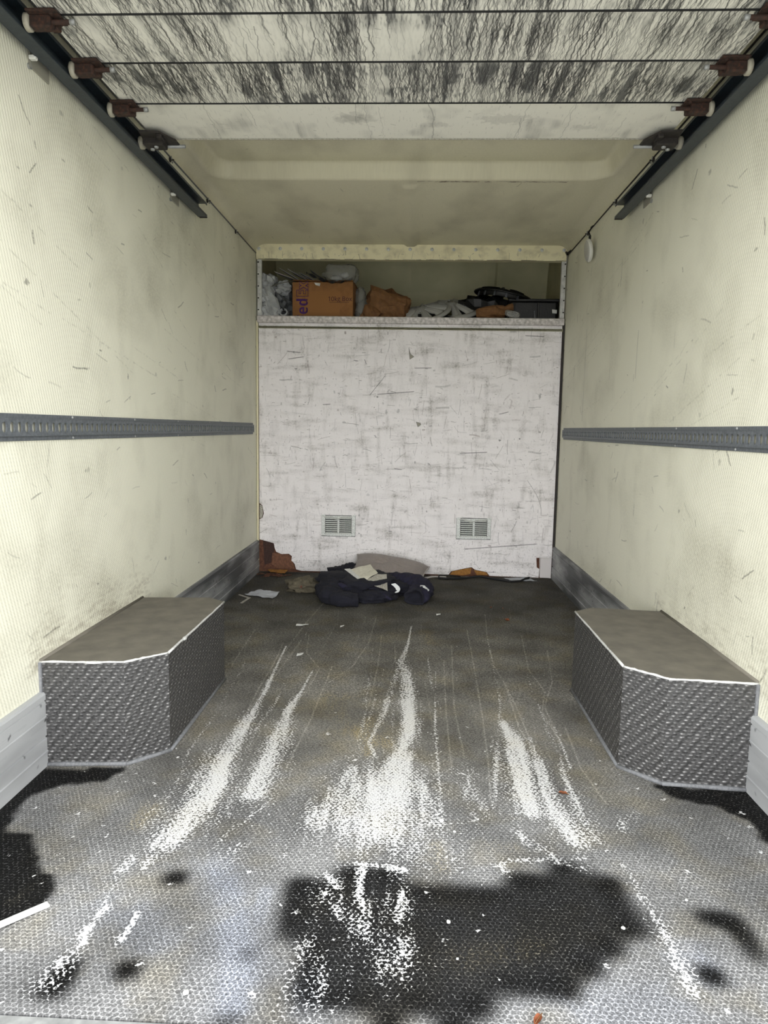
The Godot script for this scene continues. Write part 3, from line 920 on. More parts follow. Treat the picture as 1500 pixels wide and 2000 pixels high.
func floor_material(white: PackedByteArray, thin: PackedByteArray, sheen_mask: PackedByteArray, tan_: PackedByteArray, wet: PackedByteArray, z0: float, z1: float, w: int, h: int, hexes: bool) -> StandardMaterial3D:
	var tw := 11
	var th := 20
	var tile := PackedFloat32Array()   # 1 on the outline of a cell, 0 in its middle
	tile.resize(tw * th)
	for y in th:
		for x in tw:
			var d1 := 9.0
			var d2 := 9.0
			for q in [[0, 0], [1, 0], [0.5, 0.5], [-0.5, 0.5], [1.5, 0.5], [0, 1], [1, 1], [0.5, -0.5], [0.5, 1.5]]:
				var dd := Vector2((x + 0.5) / tw - q[0], ((y + 0.5) / th - q[1]) * 1.732).length()
				if dd < d1:
					d2 = d1
					d1 = dd
				elif dd < d2:
					d2 = dd
			tile[y * tw + x] = 1.0 - smoothstep(0.05, 0.30, d2 - d1)
	var hmean := 0.0
	for q in tile:
		hmean += q / tile.size()
	var W := part_of(white, z0, z1, w, h)
	var T := part_of(thin, z0, z1, w, h)
	var E := part_of(wet, z0, z1, w, h)
	var D := part_of(sheen_mask, z0, z1, w, h)
	var N := part_of(tan_, z0, z1, w, h)
	var mid := grey(512, 512, 816, 0.085 if hexes else 0.15, 2)
	var drag := grey(w, h, 815, 0.022, 3, 1, 9)
	var grain := grey(512, 512, 811, 0.22, 2)
	var clump := grey(512, 512, 812, 0.05, 3)
	var broad := part_of(grey(MW, MH, 813, 0.007, 4), z0, z1, w, h)
	var brown := part_of(grey(MW, MH, 814, 0.012, 4), z0, z1, w, h)
	var rgb := PackedByteArray()
	rgb.resize(w * h * 3)
	var rou := PackedByteArray()
	rou.resize(w * h)
	var hgt := PackedByteArray()
	hgt.resize(w * h)
	var hx := 0.0
	for y in h:
		var z := z0 + (z1 - z0) * (y + 0.5) / h
		# base tone darker and warmer towards the bulkhead, paler near the sill
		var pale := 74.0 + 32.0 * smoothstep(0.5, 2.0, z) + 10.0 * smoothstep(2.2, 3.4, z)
		var strong := smoothstep(2.2, 3.2, z)
		var warm0 := 0.45 - 0.40 * smoothstep(2.4, 3.1, z)
		for x in w:
			var i := y * w + x
			var gi := ((y & 511) << 9) | (x & 511)
			var gr := grain[gi] * 0.00392 - 0.5
			var cl := clump[(((y * 2) & 511) << 9) | ((x * 2) & 511)] * 0.00392
			if hexes:
				hx = tile[(y % th) * tw + x % tw]
			var we := E[i] * 0.00392
			we = clampf((we + (cl - 0.5) * 0.45 + gr * 0.2 + (broad[i] * 0.00392 - 0.5) * 0.3 - 0.11) * 1.3, 0.0, 1.0) * (0.35 + 0.65 * we) if we > 0.02 else 0.0
			var br := broad[i] * 0.00392
			var sheen_here := D[i] * 0.00392
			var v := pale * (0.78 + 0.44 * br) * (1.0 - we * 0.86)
			v *= maxf(0.2, 1.0 + gr * (0.62 + 0.9 * we) + (cl - 0.5) * 0.35 + (mid[gi] * 0.00392 - 0.5) * 0.35)
			v += sheen_here * (18.0 + gr * 60.0) * (1.0 - we)  # lightens the colour where the painted sheen lies
			if hexes:
				v *= 1.0 + (hx - hmean) * 0.34 * strong * (0.2 + 1.6 * cl)
				v += we * maxf(0.0, hx * 0.9 + gr * 1.3 + (cl - 0.5) * 2.4 - 0.62) * 62.0
			var warm := clampf((brown[i] * 0.00392 - 0.45) * 1.2, 0.0, 0.5) + warm0 - sheen_here * 0.6
			var tn := N[i] * 0.00392 * clampf(0.5 + (cl - 0.5) * 2.0 + (drag[i] * 0.00392 - 0.5) * 1.2, 0.0, 1.0)
			v += tn * 30.0 * (0.7 + gr)
			warm += tn * 1.3
			var th_ := T[i] * 0.00392
			v += th_ * 78.0 * (0.35 + cl) * (0.6 + gr)
			var wh := W[i] * 0.00392
			var on := 0.0
			if wh > 0.02:
				on = clampf((wh * 1.12 + (hx - hmean) * 0.30 + gr * 0.6 + (mid[gi] * 0.00392 - 0.5) * 1.1 + (cl - 0.5) * 0.8 + (drag[i] * 0.00392 - 0.5) * 0.75 - 0.53) * 3.4, 0.0, 1.0)
			var lv := 212.0 + gr * 70.0 - (1.0 - hx) * 18.0
			v = lerpf(v, lv, on)
			warm *= 1.0 - on * 0.7
			rgb[i * 3] = int(clampf(v, 0, 255))
			rgb[i * 3 + 1] = int(clampf(v * (1.0 - 0.05 * warm), 0, 255))
			rgb[i * 3 + 2] = int(clampf(v * (1.0 - 0.17 * warm), 0, 255))
			rou[i] = int(clampf(205.0 - we * 75.0 + on * 20.0 + gr * 40.0, 40, 255))
			hgt[i] = int(clampf(60.0 + hx * 90.0 * (1.0 - we * 0.5) + gr * 70.0 + on * 60.0, 0, 255))
	var m := mat("worn anti slip floor", Color.WHITE, 1.0)
	m.metallic_specular = 0.18
	m.albedo_texture = ImageTexture.create_from_image(Image.create_from_data(w, h, false, Image.FORMAT_RGB8, rgb))
	m.roughness_texture = ImageTexture.create_from_image(Image.create_from_data(w, h, false, Image.FORMAT_L8, rou))
	bumped(m, ImageTexture.create_from_image(Image.create_from_data(w, h, false, Image.FORMAT_L8, hgt)), 0.06 if hexes else 0.03)
	return m

# ---------------------------------------------------------------- the van body
# a four-cornered face with both sets of texture coordinates
func quad_uv(st: SurfaceTool, p: Array, uv: Array, out: Vector3) -> void:
	var order := [0, 1, 2, 0, 2, 3]
	if (p[1] - p[0]).cross(p[2] - p[0]).dot(out) > 0.0:
		order = [0, 2, 1, 0, 3, 2]
	for k in order:
		st.set_uv(uv[k])
		st.set_uv2(uv[k])
		st.add_vertex(p[k])

func build_shell() -> void:
	# floor: two lengths of one sheet, with its own thickness
	var mesh := ArrayMesh.new()
	for half in 2:
		var z0: float = [-0.03, 2.2][half]
		var z1: float = [2.2, 3.625][half]
		var t0: float = [-0.03, 0.0][half] / [2.2, 1.5][half]
		var t1: float = [2.2, 1.425][half] / [2.2, 1.5][half]
		var st := begin()
		quad_uv(st, [Vector3(-1.01, 0, z0), Vector3(1.01, 0, z0), Vector3(1.01, 0, z1), Vector3(-1.01, 0, z1)], [Vector2(0, t0), Vector2(1, t0), Vector2(1, t1), Vector2(0, t1)], Vector3.UP)
		quad_uv(st, [Vector3(-1.01, -0.03, z0), Vector3(1.01, -0.03, z0), Vector3(1.01, -0.03, z1), Vector3(-1.01, -0.03, z1)], [Vector2(0, 0), Vector2(1, 0), Vector2(1, 1), Vector2(0, 1)], Vector3.DOWN)
		for s in [-1.01, 1.01]:
			quad_uv(st, [Vector3(s, 0, z0), Vector3(s, 0, z1), Vector3(s, -0.03, z1), Vector3(s, -0.03, z0)], [Vector2(0, 0), Vector2(1, 0), Vector2(1, 0.01), Vector2(0, 0.01)], Vector3(s, 0, 0))
		var ze: float = [z0, z1][half]
		quad_uv(st, [Vector3(-1.01, 0, ze), Vector3(1.01, 0, ze), Vector3(1.01, -0.03, ze), Vector3(-1.01, -0.03, ze)], [Vector2(0, t1), Vector2(1, t1), Vector2(1, t1), Vector2(0, t1)], Vector3(0, 0, [-1, 1][half]))
		st.generate_normals()
		st.commit(mesh)
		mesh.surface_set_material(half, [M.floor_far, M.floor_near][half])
	var fl := MeshInstance3D.new()
	fl.name = numbered("floor")
	fl.mesh = mesh
	add_child(fl)
	fl.set_meta("kind", "structure")
	fl.set_meta("label", "dark anti slip van floor with white worn streaks and wet patches")
	# aluminium sill along the rear edge, and the ground outside
	var s := begin()
	bx(s, Vector3(0, -0.012, 3.70), Vector3(2.06, 0.03, 0.15), 0.006)
	struct("trim_1", s, M.steel, "metal sill along the rear edge of the floor")
	s = begin()
	bx(s, Vector3(0, -0.75, 8), Vector3(40, 0.1, 40), 0.01)
	struct("ground", s, M.asphalt, "pale concrete behind the van")
	# side walls
	for side: int in [-1, 1]:
		var st := begin()
		var x0: float = side
		var x1: float = side * 1.04
		var q := func(x: float) -> Array: return [Vector3(x, 2.11, -0.02), Vector3(x, 2.11, 3.70), Vector3(x, -0.02, 3.70), Vector3(x, -0.02, -0.02)]
		var uv := [Vector2(0, 0), Vector2(1, 0), Vector2(1, 1), Vector2(0, 1)]
		quad_uv(st, q.call(x0), uv, Vector3(-side, 0, 0))
		quad_uv(st, q.call(x1), uv, Vector3(side, 0, 0))
		var a: Array = q.call(x0)
		var b: Array = q.call(x1)
		for k in 4:
			var k2 := (k + 1) % 4
			quad_uv(st, [a[k], a[k2], b[k2], b[k]], [uv[k], uv[k2], uv[k2], uv[k]], (a[k] + a[k2]) * 0.5 - Vector3(x0, 1.05, 1.85))
		struct("wall_left" if side < 0 else "wall_right", st, M.wall_left if side < 0 else M.wall_right, "cream woven fibreglass side wall %s" % ("beside the wheel box with the dented edge" if side < 0 else "under the hanging lamp"))
	build_roof()
	build_peak()

func roof_height(x: float, z: float) -> float:
	var low := 2.150
	var dx := absf(x) - 0.93
	var dz := 1.19 - z
	var r := 0.10
	var qx := maxf(dx + r, 0.0)
	var qz := maxf(dz + r, 0.0)
	var sd := Vector2(qx, qz).length() + minf(maxf(dx + r, dz + r), 0.0) - r
	var up := 1.0 - smoothstep(-0.026, 0.0, sd)
	var y := low + 0.075 * up + 0.012 * smoothstep(0.0, 0.6, -sd)
	y -= 0.013 * (1.0 - smoothstep(0.022, 0.034, absf(x))) * (1.0 - smoothstep(1.10, 1.14, z))
	var e := clampf((1.0 - absf(x)) / 0.075, 0.0, 1.0)
	return lerpf(2.095, y, sqrt(1.0 - (1.0 - e) * (1.0 - e)))

func build_roof() -> void:
	var xs := PackedFloat32Array()
	for k in 121:
		var t := k / 60.0 - 1.0
		xs.append(signf(t) * (1.0 - pow(1.0 - absf(t), 1.35)))
	var zs := PackedFloat32Array()
	for k in 26:
		zs.append(-0.01 + 1.06 * k / 25.0)
	for k in 34:
		zs.append(1.06 + 0.26 * k / 33.0)
	for k in 24:
		zs.append(1.34 + 2.36 * k / 23.0)
	var st := begin(true)
	var at := func(i: int, j: int) -> Vector3: return Vector3(xs[i], roof_height(xs[i], zs[j]), zs[j])
	for j in zs.size() - 1:
		for i in xs.size() - 1:
			var q := [[i, j], [i + 1, j], [i + 1, j + 1], [i, j], [i + 1, j + 1], [i, j + 1]]
			for a in q:
				var p: Vector3 = at.call(a[0], a[1])
				var uv := Vector2((p.x + 1.0) * 0.5, p.z / 3.7)
				st.set_uv(uv)
				st.set_uv2(uv)
				st.add_vertex(p)
	st.set_smooth_group(-1)
	st.set_uv(Vector2.ZERO)
	st.set_uv2(Vector2.ZERO)
	bx(st, Vector3(0, 2.30, 1.845), Vector3(2.08, 0.06, 3.73), 0.01)
	for side: int in [-1, 1]:
		bx(st, Vector3(side * 1.02, 2.195, 1.845), Vector3(0.039, 0.2, 3.71), 0.002)
	bx(st, Vector3(0, 2.19, 3.69), Vector3(2.0, 0.2, 0.02), 0.002)
	struct("ceiling", st, M.roof, "moulded cream roof with a stepped recess and a middle rib")

# the storage space over the cab
func build_peak() -> void:
	var st := begin()
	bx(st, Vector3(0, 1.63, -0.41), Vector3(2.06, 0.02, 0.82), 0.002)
	struct("floor", st, M.peak, "shelf floor of the storage space over the cab")
	st = begin()
	var back := func(u: float, v: float) -> Vector3:
		var x := lerpf(-1.03, 1.03, u)
		var rib := 0.012 * (1.0 - smoothstep(0.025, 0.04, absf(x - 0.60)))
		return Vector3(x, lerpf(1.62, 2.36, v), -0.78 + 0.16 * v * v + rib)
	surf(st, 120, 8, back, true)
	bx(st, Vector3(0, 1.99, -0.83), Vector3(2.06, 0.74, 0.04), 0.004)
	bx(st, Vector3(0, 2.345, -0.36), Vector3(2.06, 0.02, 0.72), 0.004)
	for side: int in [-1, 1]:
		bx(st, Vector3(side * 1.02, 1.99, -0.42), Vector3(0.03, 0.74, 0.80), 0.004)
	struct("wall_front", st, M.peak, "olive back of the storage space over the cab")

func build_bulkhead() -> void:
	# painted plywood with a torn lower left corner, cut as one board
	var st := begin()
	var edge := PackedVector2Array([Vector2(-0.985, 1.664), Vector2(-0.985, 0.47), Vector2(-0.965, 0.455), Vector2(-0.955, 0.40), Vector2(-0.965, 0.37), Vector2(-0.985, 0.36), Vector2(-0.985, 0.222), Vector2(-0.972, 0.220), Vector2(-0.92, 0.207),
		Vector2(-0.888, 0.198), Vector2(-0.882, 0.165), Vector2(-0.872, 0.140), Vector2(-0.835, 0.125), Vector2(-0.785, 0.128), Vector2(-0.764, 0.112), Vector2(-0.768, 0.082), Vector2(-0.747, 0.062), Vector2(-0.735, 0.022),
		Vector2(-0.70, 0.012), Vector2(0.30, 0.012), Vector2(0.315, 0.035), Vector2(0.41, 0.058), Vector2(0.455, 0.066), Vector2(0.475, 0.050), Vector2(0.555, 0.036), Vector2(0.575, 0.010), Vector2(0.905, 0.006), Vector2(0.905, 0.065), Vector2(0.888, 0.075), Vector2(0.882, 0.14),
		Vector2(0.905, 0.142), Vector2(0.905, 0.006), Vector2(0.985, 0.004), Vector2(0.985, 1.664)])
	edge.remove_at(31)
	edge.remove_at(26)
	edge.insert(26, Vector2(0.903, 0.006))
	edge.insert(31, Vector2(0.909, 0.006))
	var idx := Geometry2D.triangulate_polygon(edge)
	for k in range(0, idx.size(), 3):
		var p := []
		var uv := []
		for j in 3:
			var e := edge[idx[k + j]]
			p.append(Vector3(e.x, e.y, 0.0))
			uv.append(Vector2((e.x + 1.0) * 0.5, (1.7 - e.y) / 1.7))
		var order := [0, 1, 2] if (p[1] - p[0]).cross(p[2] - p[0]).z < 0.0 else [0, 2, 1]
		for j in order:
			st.set_uv(uv[j])
			st.set_uv2(uv[j])
			st.add_vertex(p[j])
	st.set_uv2(Vector2.ZERO)
	for i in edge.size():
		var a := edge[i]
		var b := edge[(i + 1) % edge.size()]
		var w := Vector2(b.y - a.y, a.x - b.x) * (-1.0 if Geometry2D.is_polygon_clockwise(edge) else 1.0)
		face(st, [Vector3(a.x, a.y, 0), Vector3(b.x, b.y, 0), Vector3(b.x, b.y, -0.012), Vector3(a.x, a.y, -0.012)], Vector3(w.x, w.y, 0))
	var board := struct("wall_back", st, M.panel, "white painted plywood bulkhead covered in scratches with a torn lower corner")
	st = begin()
	bx(st, Vector3(0, 0.80, -0.024), Vector3(2.0, 1.68, 0.012), 0.001)
	put("backing_board", st, M.wood, board)
	st = begin()
	prism(st, PackedVector2Array([Vector2(-0.965, 0.215), Vector2(-0.925, 0.205), Vector2(-0.89, 0.19), Vector2(-0.885, 0.15), Vector2(-0.905, 0.11), Vector2(-0.91, 0.06), Vector2(-0.955, 0.045)]), Vector3(0, 0, -0.018), Vector3.RIGHT, Vector3.UP, 0.004)
	put("dark_veneer", st, mottled("dark wet plywood", Color(0.15, 0.085, 0.06), Color(0.27, 0.17, 0.13), 0.8, 0.0, 56, 0.03, 9.0), board)
	# splintered veneer in the tears
	st = begin()
	prism(st, PackedVector2Array([Vector2(-0.90, 0.13), Vector2(-0.80, 0.126), Vector2(-0.77, 0.10), Vector2(-0.755, 0.055), Vector2(-0.745, 0.02), Vector2(-0.86, 0.025), Vector2(-0.905, 0.05)]), Vector3(0, 0, -0.018), Vector3.RIGHT, Vector3.UP, 0.008)
	put("torn_veneer", st, mottled("reddish torn plywood", Color(0.34, 0.22, 0.155), Color(0.48, 0.33, 0.24), 0.85, 0.0, 51, 0.03, 6.0), board)
	st = begin()
	prism(st, PackedVector2Array([Vector2(0.31, 0.012), Vector2(0.325, 0.034), Vector2(0.40, 0.052), Vector2(0.452, 0.060), Vector2(0.446, 0.02), Vector2(0.40, 0.008)]), Vector3(0, 0, -0.010), Vector3.RIGHT, Vector3.UP, 0.007)
	prism(st, PackedVector2Array([Vector2(0.47, 0.046), Vector2(0.55, 0.034), Vector2(0.565, 0.014), Vector2(0.49, 0.012)]), Vector3(0, 0, -0.010), Vector3.RIGHT, Vector3.UP, 0.007)
	put("splintered_veneer", st, M.wood_pale, board)
	st = begin()
	prism(st, PackedVector2Array([Vector2(-0.985, 0.46), Vector2(-0.967, 0.45), Vector2(-0.962, 0.40), Vector2(-0.97, 0.37), Vector2(-0.985, 0.365)]), Vector3(0, 0, -0.012), Vector3.RIGHT, Vector3.UP, 0.006)
	put("torn_veneer", st, M.dirty_paper, board)
	# hanging flaps along the lower edge
	st = begin()
	sheet(st, Vector3(-0.93, 0.012, 0.01), Vector3(-0.79, 0.018, 0.015), Vector3(-0.80, 0.004, 0.07), Vector3(-0.90, 0.004, 0.05), 0.006, 3, 0.002, 8)
	put("torn_flap", st, M.wood_pale, board)
	# the fold in the right edge of the board
	st = begin()
	bx(st, Vector3(0.945, 0.075, 0.006), Vector3(0.075, 0.135, 0.010), 0.003, Basis(Vector3.UP, 0.06))
	put("patch_strip", st, stained(mat("white paint", Color(0.83, 0.81, 0.80), 0.55), M.panel.detail_albedo), board)
	# top rail and side posts
	st = begin()
	bx(st, Vector3(0, 1.679, 0.0), Vector3(1.985, 0.043, 0.05), 0.004)
	var top := struct("trim_2", st, mottled("chipped white painted rail", Color(0.58, 0.56, 0.54), Color(0.88, 0.86, 0.85), 0.5, 0.0, 52, 0.05, 3.0), "white chipped rail along the top of the bulkhead")
	for side: int in [-1, 1]:
		st = begin()
		bx(st, Vector3(side * 0.978, 1.885, -0.006), Vector3(0.030, 0.365, 0.024), 0.003)
		var post := struct("trim_3", st, mottled("white painted post", Color(0.66, 0.66, 0.65), Color(0.84, 0.84, 0.82), 0.5, 0.0, 53, 0.03, 3.0), "white post at the end of the storage opening")
		for k in 5:
			var r := begin(true)
			lathe(r, [Vector2(0, 0.005), Vector2(0.004, 0.003), Vector2(0.005, 0)], 8, Transform3D(Basis(Vector3.RIGHT, PI / 2), Vector3(side * 0.985, 1.74 + k * 0.075, 0.006)))
			put("screw", r, M.dark_steel, post)
		st = begin()
		bx(st, Vector3(side * 0.993, 0.84, 0.006), Vector3(0.010, 1.66, 0.022), 0.002)
		struct("trim_4", st, M.dark_steel if side > 0 else M.header, "narrow edge strip beside the bulkhead")
		for k in 9:
			var r := begin(true)
			lathe(r, [Vector2(0, 0.006), Vector2(0.005, 0.004), Vector2(0.006, 0)], 8, Transform3D(Basis(Vector3.FORWARD, side * PI / 2), Vector3(side * 0.9995, 0.36 + k * 0.19, 0.022)))
			put("screw", r, M.dark_steel, get_node("wall_left" if side < 0 else "wall_right"))
	# header over the opening, with rivets
	var hp := PackedVector2Array()
	for k in 9:
		var a := PI / 2 * k / 8.0
		hp.append(Vector2(0.955 + 0.04 * cos(a), 2.118 + 0.04 * sin(a)))
	for k in 9:
		var a := PI / 2 + PI / 2 * k / 8.0
		hp.append(Vector2(-0.955 + 0.04 * cos(a), 2.118 + 0.04 * sin(a)))
	hp.append(Vector2(-0.995, 2.056))
	hp.append(Vector2(0.995, 2.056))
	st = begin()
	var hidx := Geometry2D.triangulate_polygon(hp)
	for k in range(0, hidx.size(), 3):
		var q := []
		for j in 3:
			q.append(hp[hidx[k + j]])
		if (q[1] - q[0]).cross(q[2] - q[0]) > 0.0:
			q = [q[0], q[2], q[1]]
		for e in q:
			var uv := Vector2((e.x + 1.0) * 0.5, clampf((2.16 - e.y) / 0.105, 0, 1))
			st.set_uv(uv)
			st.set_uv2(uv)
			st.add_vertex(Vector3(e.x, e.y, 0.02))
	st.set_uv2(Vector2.ZERO)
	for i in hp.size():
		var a := hp[i]
		var b := hp[(i + 1) % hp.size()]
		face(st, [Vector3(a.x, a.y, 0.02), Vector3(b.x, b.y, 0.02), Vector3(b.x, b.y, -0.03), Vector3(a.x, a.y, -0.03)], Vector3((a + b).x * 0.1, (a + b).y * 0.5 - 2.1, 0))
	bx(st, Vector3(0, 2.20, -0.015), Vector3(2.0, 0.14, 0.02), 0.002)
	var head := struct("trim_5", st, M.header, "cream header beam with a row of rivets over the storage opening")
	for k in 15:
		var r := begin(true)
		lathe(r, [Vector2(0, 0.006), Vector2(0.003, 0.0055), Vector2(0.0045, 0.002), Vector2(0.010, 0.0018), Vector2(0.011, 0)], 14, Transform3D(Basis(Vector3.RIGHT, PI / 2), Vector3(-0.978 + k * 0.1392, 2.122, 0.020)))
		put("rivet", r, M.rivet, head)
	build_vents()

func build_vents() -> void:
	for side in 2:
		var at := Vector3(-0.449 if side == 0 else 0.458, 0.330, 0.0)
		var t := thing("vent_grille", "bent metal vent grille %s" % ("nearer the torn lower corner of the bulkhead" if side == 0 else "above the splintered pale wood at the bulkhead's lower edge"), "vent", at, "vent grilles low in the bulkhead")
		var w := 0.228
		var h := 0.142
		var st := begin()
		for s in [-1, 1]:
			bx(st, Vector3(s * (w / 2 - 0.0125), 0, 0.004), Vector3(0.025, h, 0.006), 0.0015)
		bx(st, Vector3(0, -h / 2 + 0.008, 0.005), Vector3(w - 0.05, 0.018, 0.007), 0.0015)
		bx(st, Vector3(0, h / 2 - 0.012, 0.001), Vector3(w - 0.05, 0.012, 0.003), 0.001)
		put("frame", st, M.vent_metal, t)
		# the upper lip, bent outwards and torn at its middle
		st = begin(true)
		var lip := func(u: float, v: float) -> Vector3:
			var x := (u - 0.5) * w
			var sag := 0.018 * sin(u * PI) + 0.004 * sin(u * 17.0 + side)
			return Vector3(x, h / 2 + 0.002 - sag - v * 0.010, 0.006 + v * 0.016 * sin(u * PI) + 0.004 * sin(u * 11.0))
		surf(st, 24, 3, lip)
		surf(st, 24, 3, func(u, v): return lip.call(u, v) - Vector3(0, 0.0012, 0.001), true)
		put("bent_lip", st, M.vent_metal, t)
		st = begin()
		bx(st, Vector3(0, 0, 0.005), Vector3(0.014, h - 0.02, 0.008), 0.002)
		put("mullion", st, M.vent_metal, t)
		st = begin()
		bx(st, Vector3(0, -0.003, 0.0012), Vector3(w + 0.0024, h + 0.002, 0.001), 0.0002)  # black sheet whose margin stands in for the shadow gap round the frame
		put("backing", st, M.black_plastic, t)
		for col in [-1, 1]:
			for k in 8:
				st = begin()
				bx(st, Vector3(col * 0.047, -0.050 + k * 0.0138, 0.0065), Vector3(0.079, 0.0080, 0.0018), 0.0006, Basis(Vector3.RIGHT, -0.5))
				put("slat", st, M.vent_metal, t)

# extruded kick plates along the foot of both walls, broken by the wheel boxes
func build_baseboards() -> void:
	for side: int in [-1, 1]:
		var prof := [Vector2(0, 0.222), Vector2(0.010, 0.219), Vector2(0.014, 0.213), Vector2(0.014, 0.198), Vector2(0.010, 0.196), Vector2(0.010, 0.193), Vector2(0.013, 0.191), Vector2(0.013, 0.150), Vector2(0.015, 0.148), Vector2(0.015, 0.144), Vector2(0.013, 0.142), Vector2(0.013, 0.092), Vector2(0.009, 0.090), Vector2(0.009, 0.086), Vector2(0.013, 0.084), Vector2(0.013, 0.048), Vector2(0.016, 0.046), Vector2(0.016, 0.041), Vector2(0.013, 0.039), Vector2(0.013, 0.0), Vector2(0, 0)]
		var st := begin()
		for run in [[0.004, 2.02], [2.775, 3.69]]:
			for i in prof.size() - 1:
				var a: Vector2 = prof[i]
				var b: Vector2 = prof[i + 1]
				var A := Vector3(side * (1.0 - a.x), a.y, 0)
				var B := Vector3(side * (1.0 - b.x), b.y, 0)
				var z0 := Vector3(0, 0, run[0])
				var z1 := Vector3(0, 0, run[1])
				quad_uv(st, [A + z0, A + z1, B + z1, B + z0], [Vector2(run[0] / 3.7, 1 - a.y / 0.22), Vector2(run[1] / 3.7, 1 - a.y / 0.22), Vector2(run[1] / 3.7, 1 - b.y / 0.22), Vector2(run[0] / 3.7, 1 - b.y / 0.22)], Vector3(-side * (a.y - b.y) , a.x - b.x if absf(a.y - b.y) < 1e-4 else (0.1 * signf(b.x - a.x)), 0))
		struct("baseboard_left" if side < 0 else "baseboard_right", st, M.kick, "grooved grey metal kick plate along the foot of the wall")

# ---------------------------------------------------------------- fittings
func build_wheel_boxes() -> void:
	for side: int in [-1, 1]:
		var t := thing("wheel_arch_box", "dark matting wheel box %s" % ("with a nicked pale edge, against the dirtier wall" if side < 0 else "with an unbroken white edge, below the hanging lamp's wall"), "wheel box", Vector3(0, 0, 0), "wheel boxes on the van floor")
		var H := 0.308
		# outline on the floor, from the rear end at the wall round to the front end
		var o := [Vector2(0.999, 2.782), Vector2(0.765, 2.762), Vector2(0.669, 2.668), Vector2(0.669, 2.055), Vector2(0.742, 1.995), Vector2(0.999, 2.022)]
		var b3 := func(k: int, y: float) -> Vector3: return Vector3(side * o[k].x, y, o[k].y)
		for k in 5:
			var st := begin()
			var a: Vector3 = b3.call(k, 0.0)
			var b: Vector3 = b3.call(k + 1, 0.0)
			var up := Vector3(0, H, 0)
			var len := a.distance_to(b)
			var out := Vector3((b - a).z, 0, -(b - a).x) * side * -1.0
			if out.dot((a + b) * 0.5 - Vector3(side * 0.9, 0, 2.4)) < 0.0:
				out = -out
			quad_uv(st, [a, b, b + up, a + up], [Vector2(0, H) / 0.16, Vector2(-side * len, H) / 0.16, Vector2(-side * len, 0) / 0.16, Vector2(0, 0)], out)
			var back := -out.normalized() * 0.004
			quad_uv(st, [a + back, b + back, b + up + back, a + up + back], [Vector2(0, 0), Vector2(1, 0), Vector2(1, 1), Vector2(0, 1)], -out)
			put("side_panel", st, M.mat_side, t)
		var st := begin()
		var poly := PackedVector2Array()
		for p in o:
			poly.append(Vector2(side * p.x, p.y))
		# slight crown in the covering
		prism(st, poly, Vector3(0, H + 0.003, 0), Vector3.RIGHT, Vector3.BACK, 0.006)
		put("top_cover", st, M.mat_top, t)
		# folded white edge round the top, grey sealant round the foot and up the wall
		st = begin(true)
		var r := RandomNumberGenerator.new()
		r.seed = 77 + side
		for k in 3:
			var n := 12
			var path := PackedVector3Array()
			var rad := []
			for j in n + 1:
				var p: Vector3 = (b3.call(k, H + 0.001) as Vector3).lerp(b3.call(k + 1, H + 0.001), float(j) / n)
				path.append(p + Vector3(0, r.randf_range(-0.0008, 0.0008), 0))
				rad.append(r.randf_range(0.0024, 0.0042))
			tube(st, path, rad, 8)
		if side < 0:
			crumple(st, Vector3(-0.669, H, 2.52), Vector3(0.007, 0.005, 0.016), 5, 0.5, 2.0, 10)
			crumple(st, Vector3(-0.85, H, 2.772), Vector3(0.026, 0.004, 0.006), 6, 0.5, 2.0, 10)
		put("edge_strip", st, M.sealant, t)
		st = begin(true)
		for k in 5:
			var a: Vector3 = b3.call(k, 0.004)
			var b: Vector3 = b3.call(k + 1, 0.004)
			tube(st, PackedVector3Array([a, a.lerp(b, 0.3), a.lerp(b, 0.7), b]), [0.006, 0.008, 0.006, 0.007], 8)
		tube(st, PackedVector3Array([b3.call(0, 0.0), b3.call(0, 0.15), b3.call(0, H)]), [0.007, 0.006, 0.007], 8)
		put("foot_sealant", st, M.grey_sealant, t)
		st = begin(true)
		tube(st, PackedVector3Array([b3.call(0, H + 0.003), (b3.call(0, H + 0.003) as Vector3).lerp(b3.call(5, H + 0.003), 0.4), b3.call(5, H + 0.003)]), [0.006, 0.008, 0.006], 8)
		put("wall_sealant", st, M.mat_top, t)

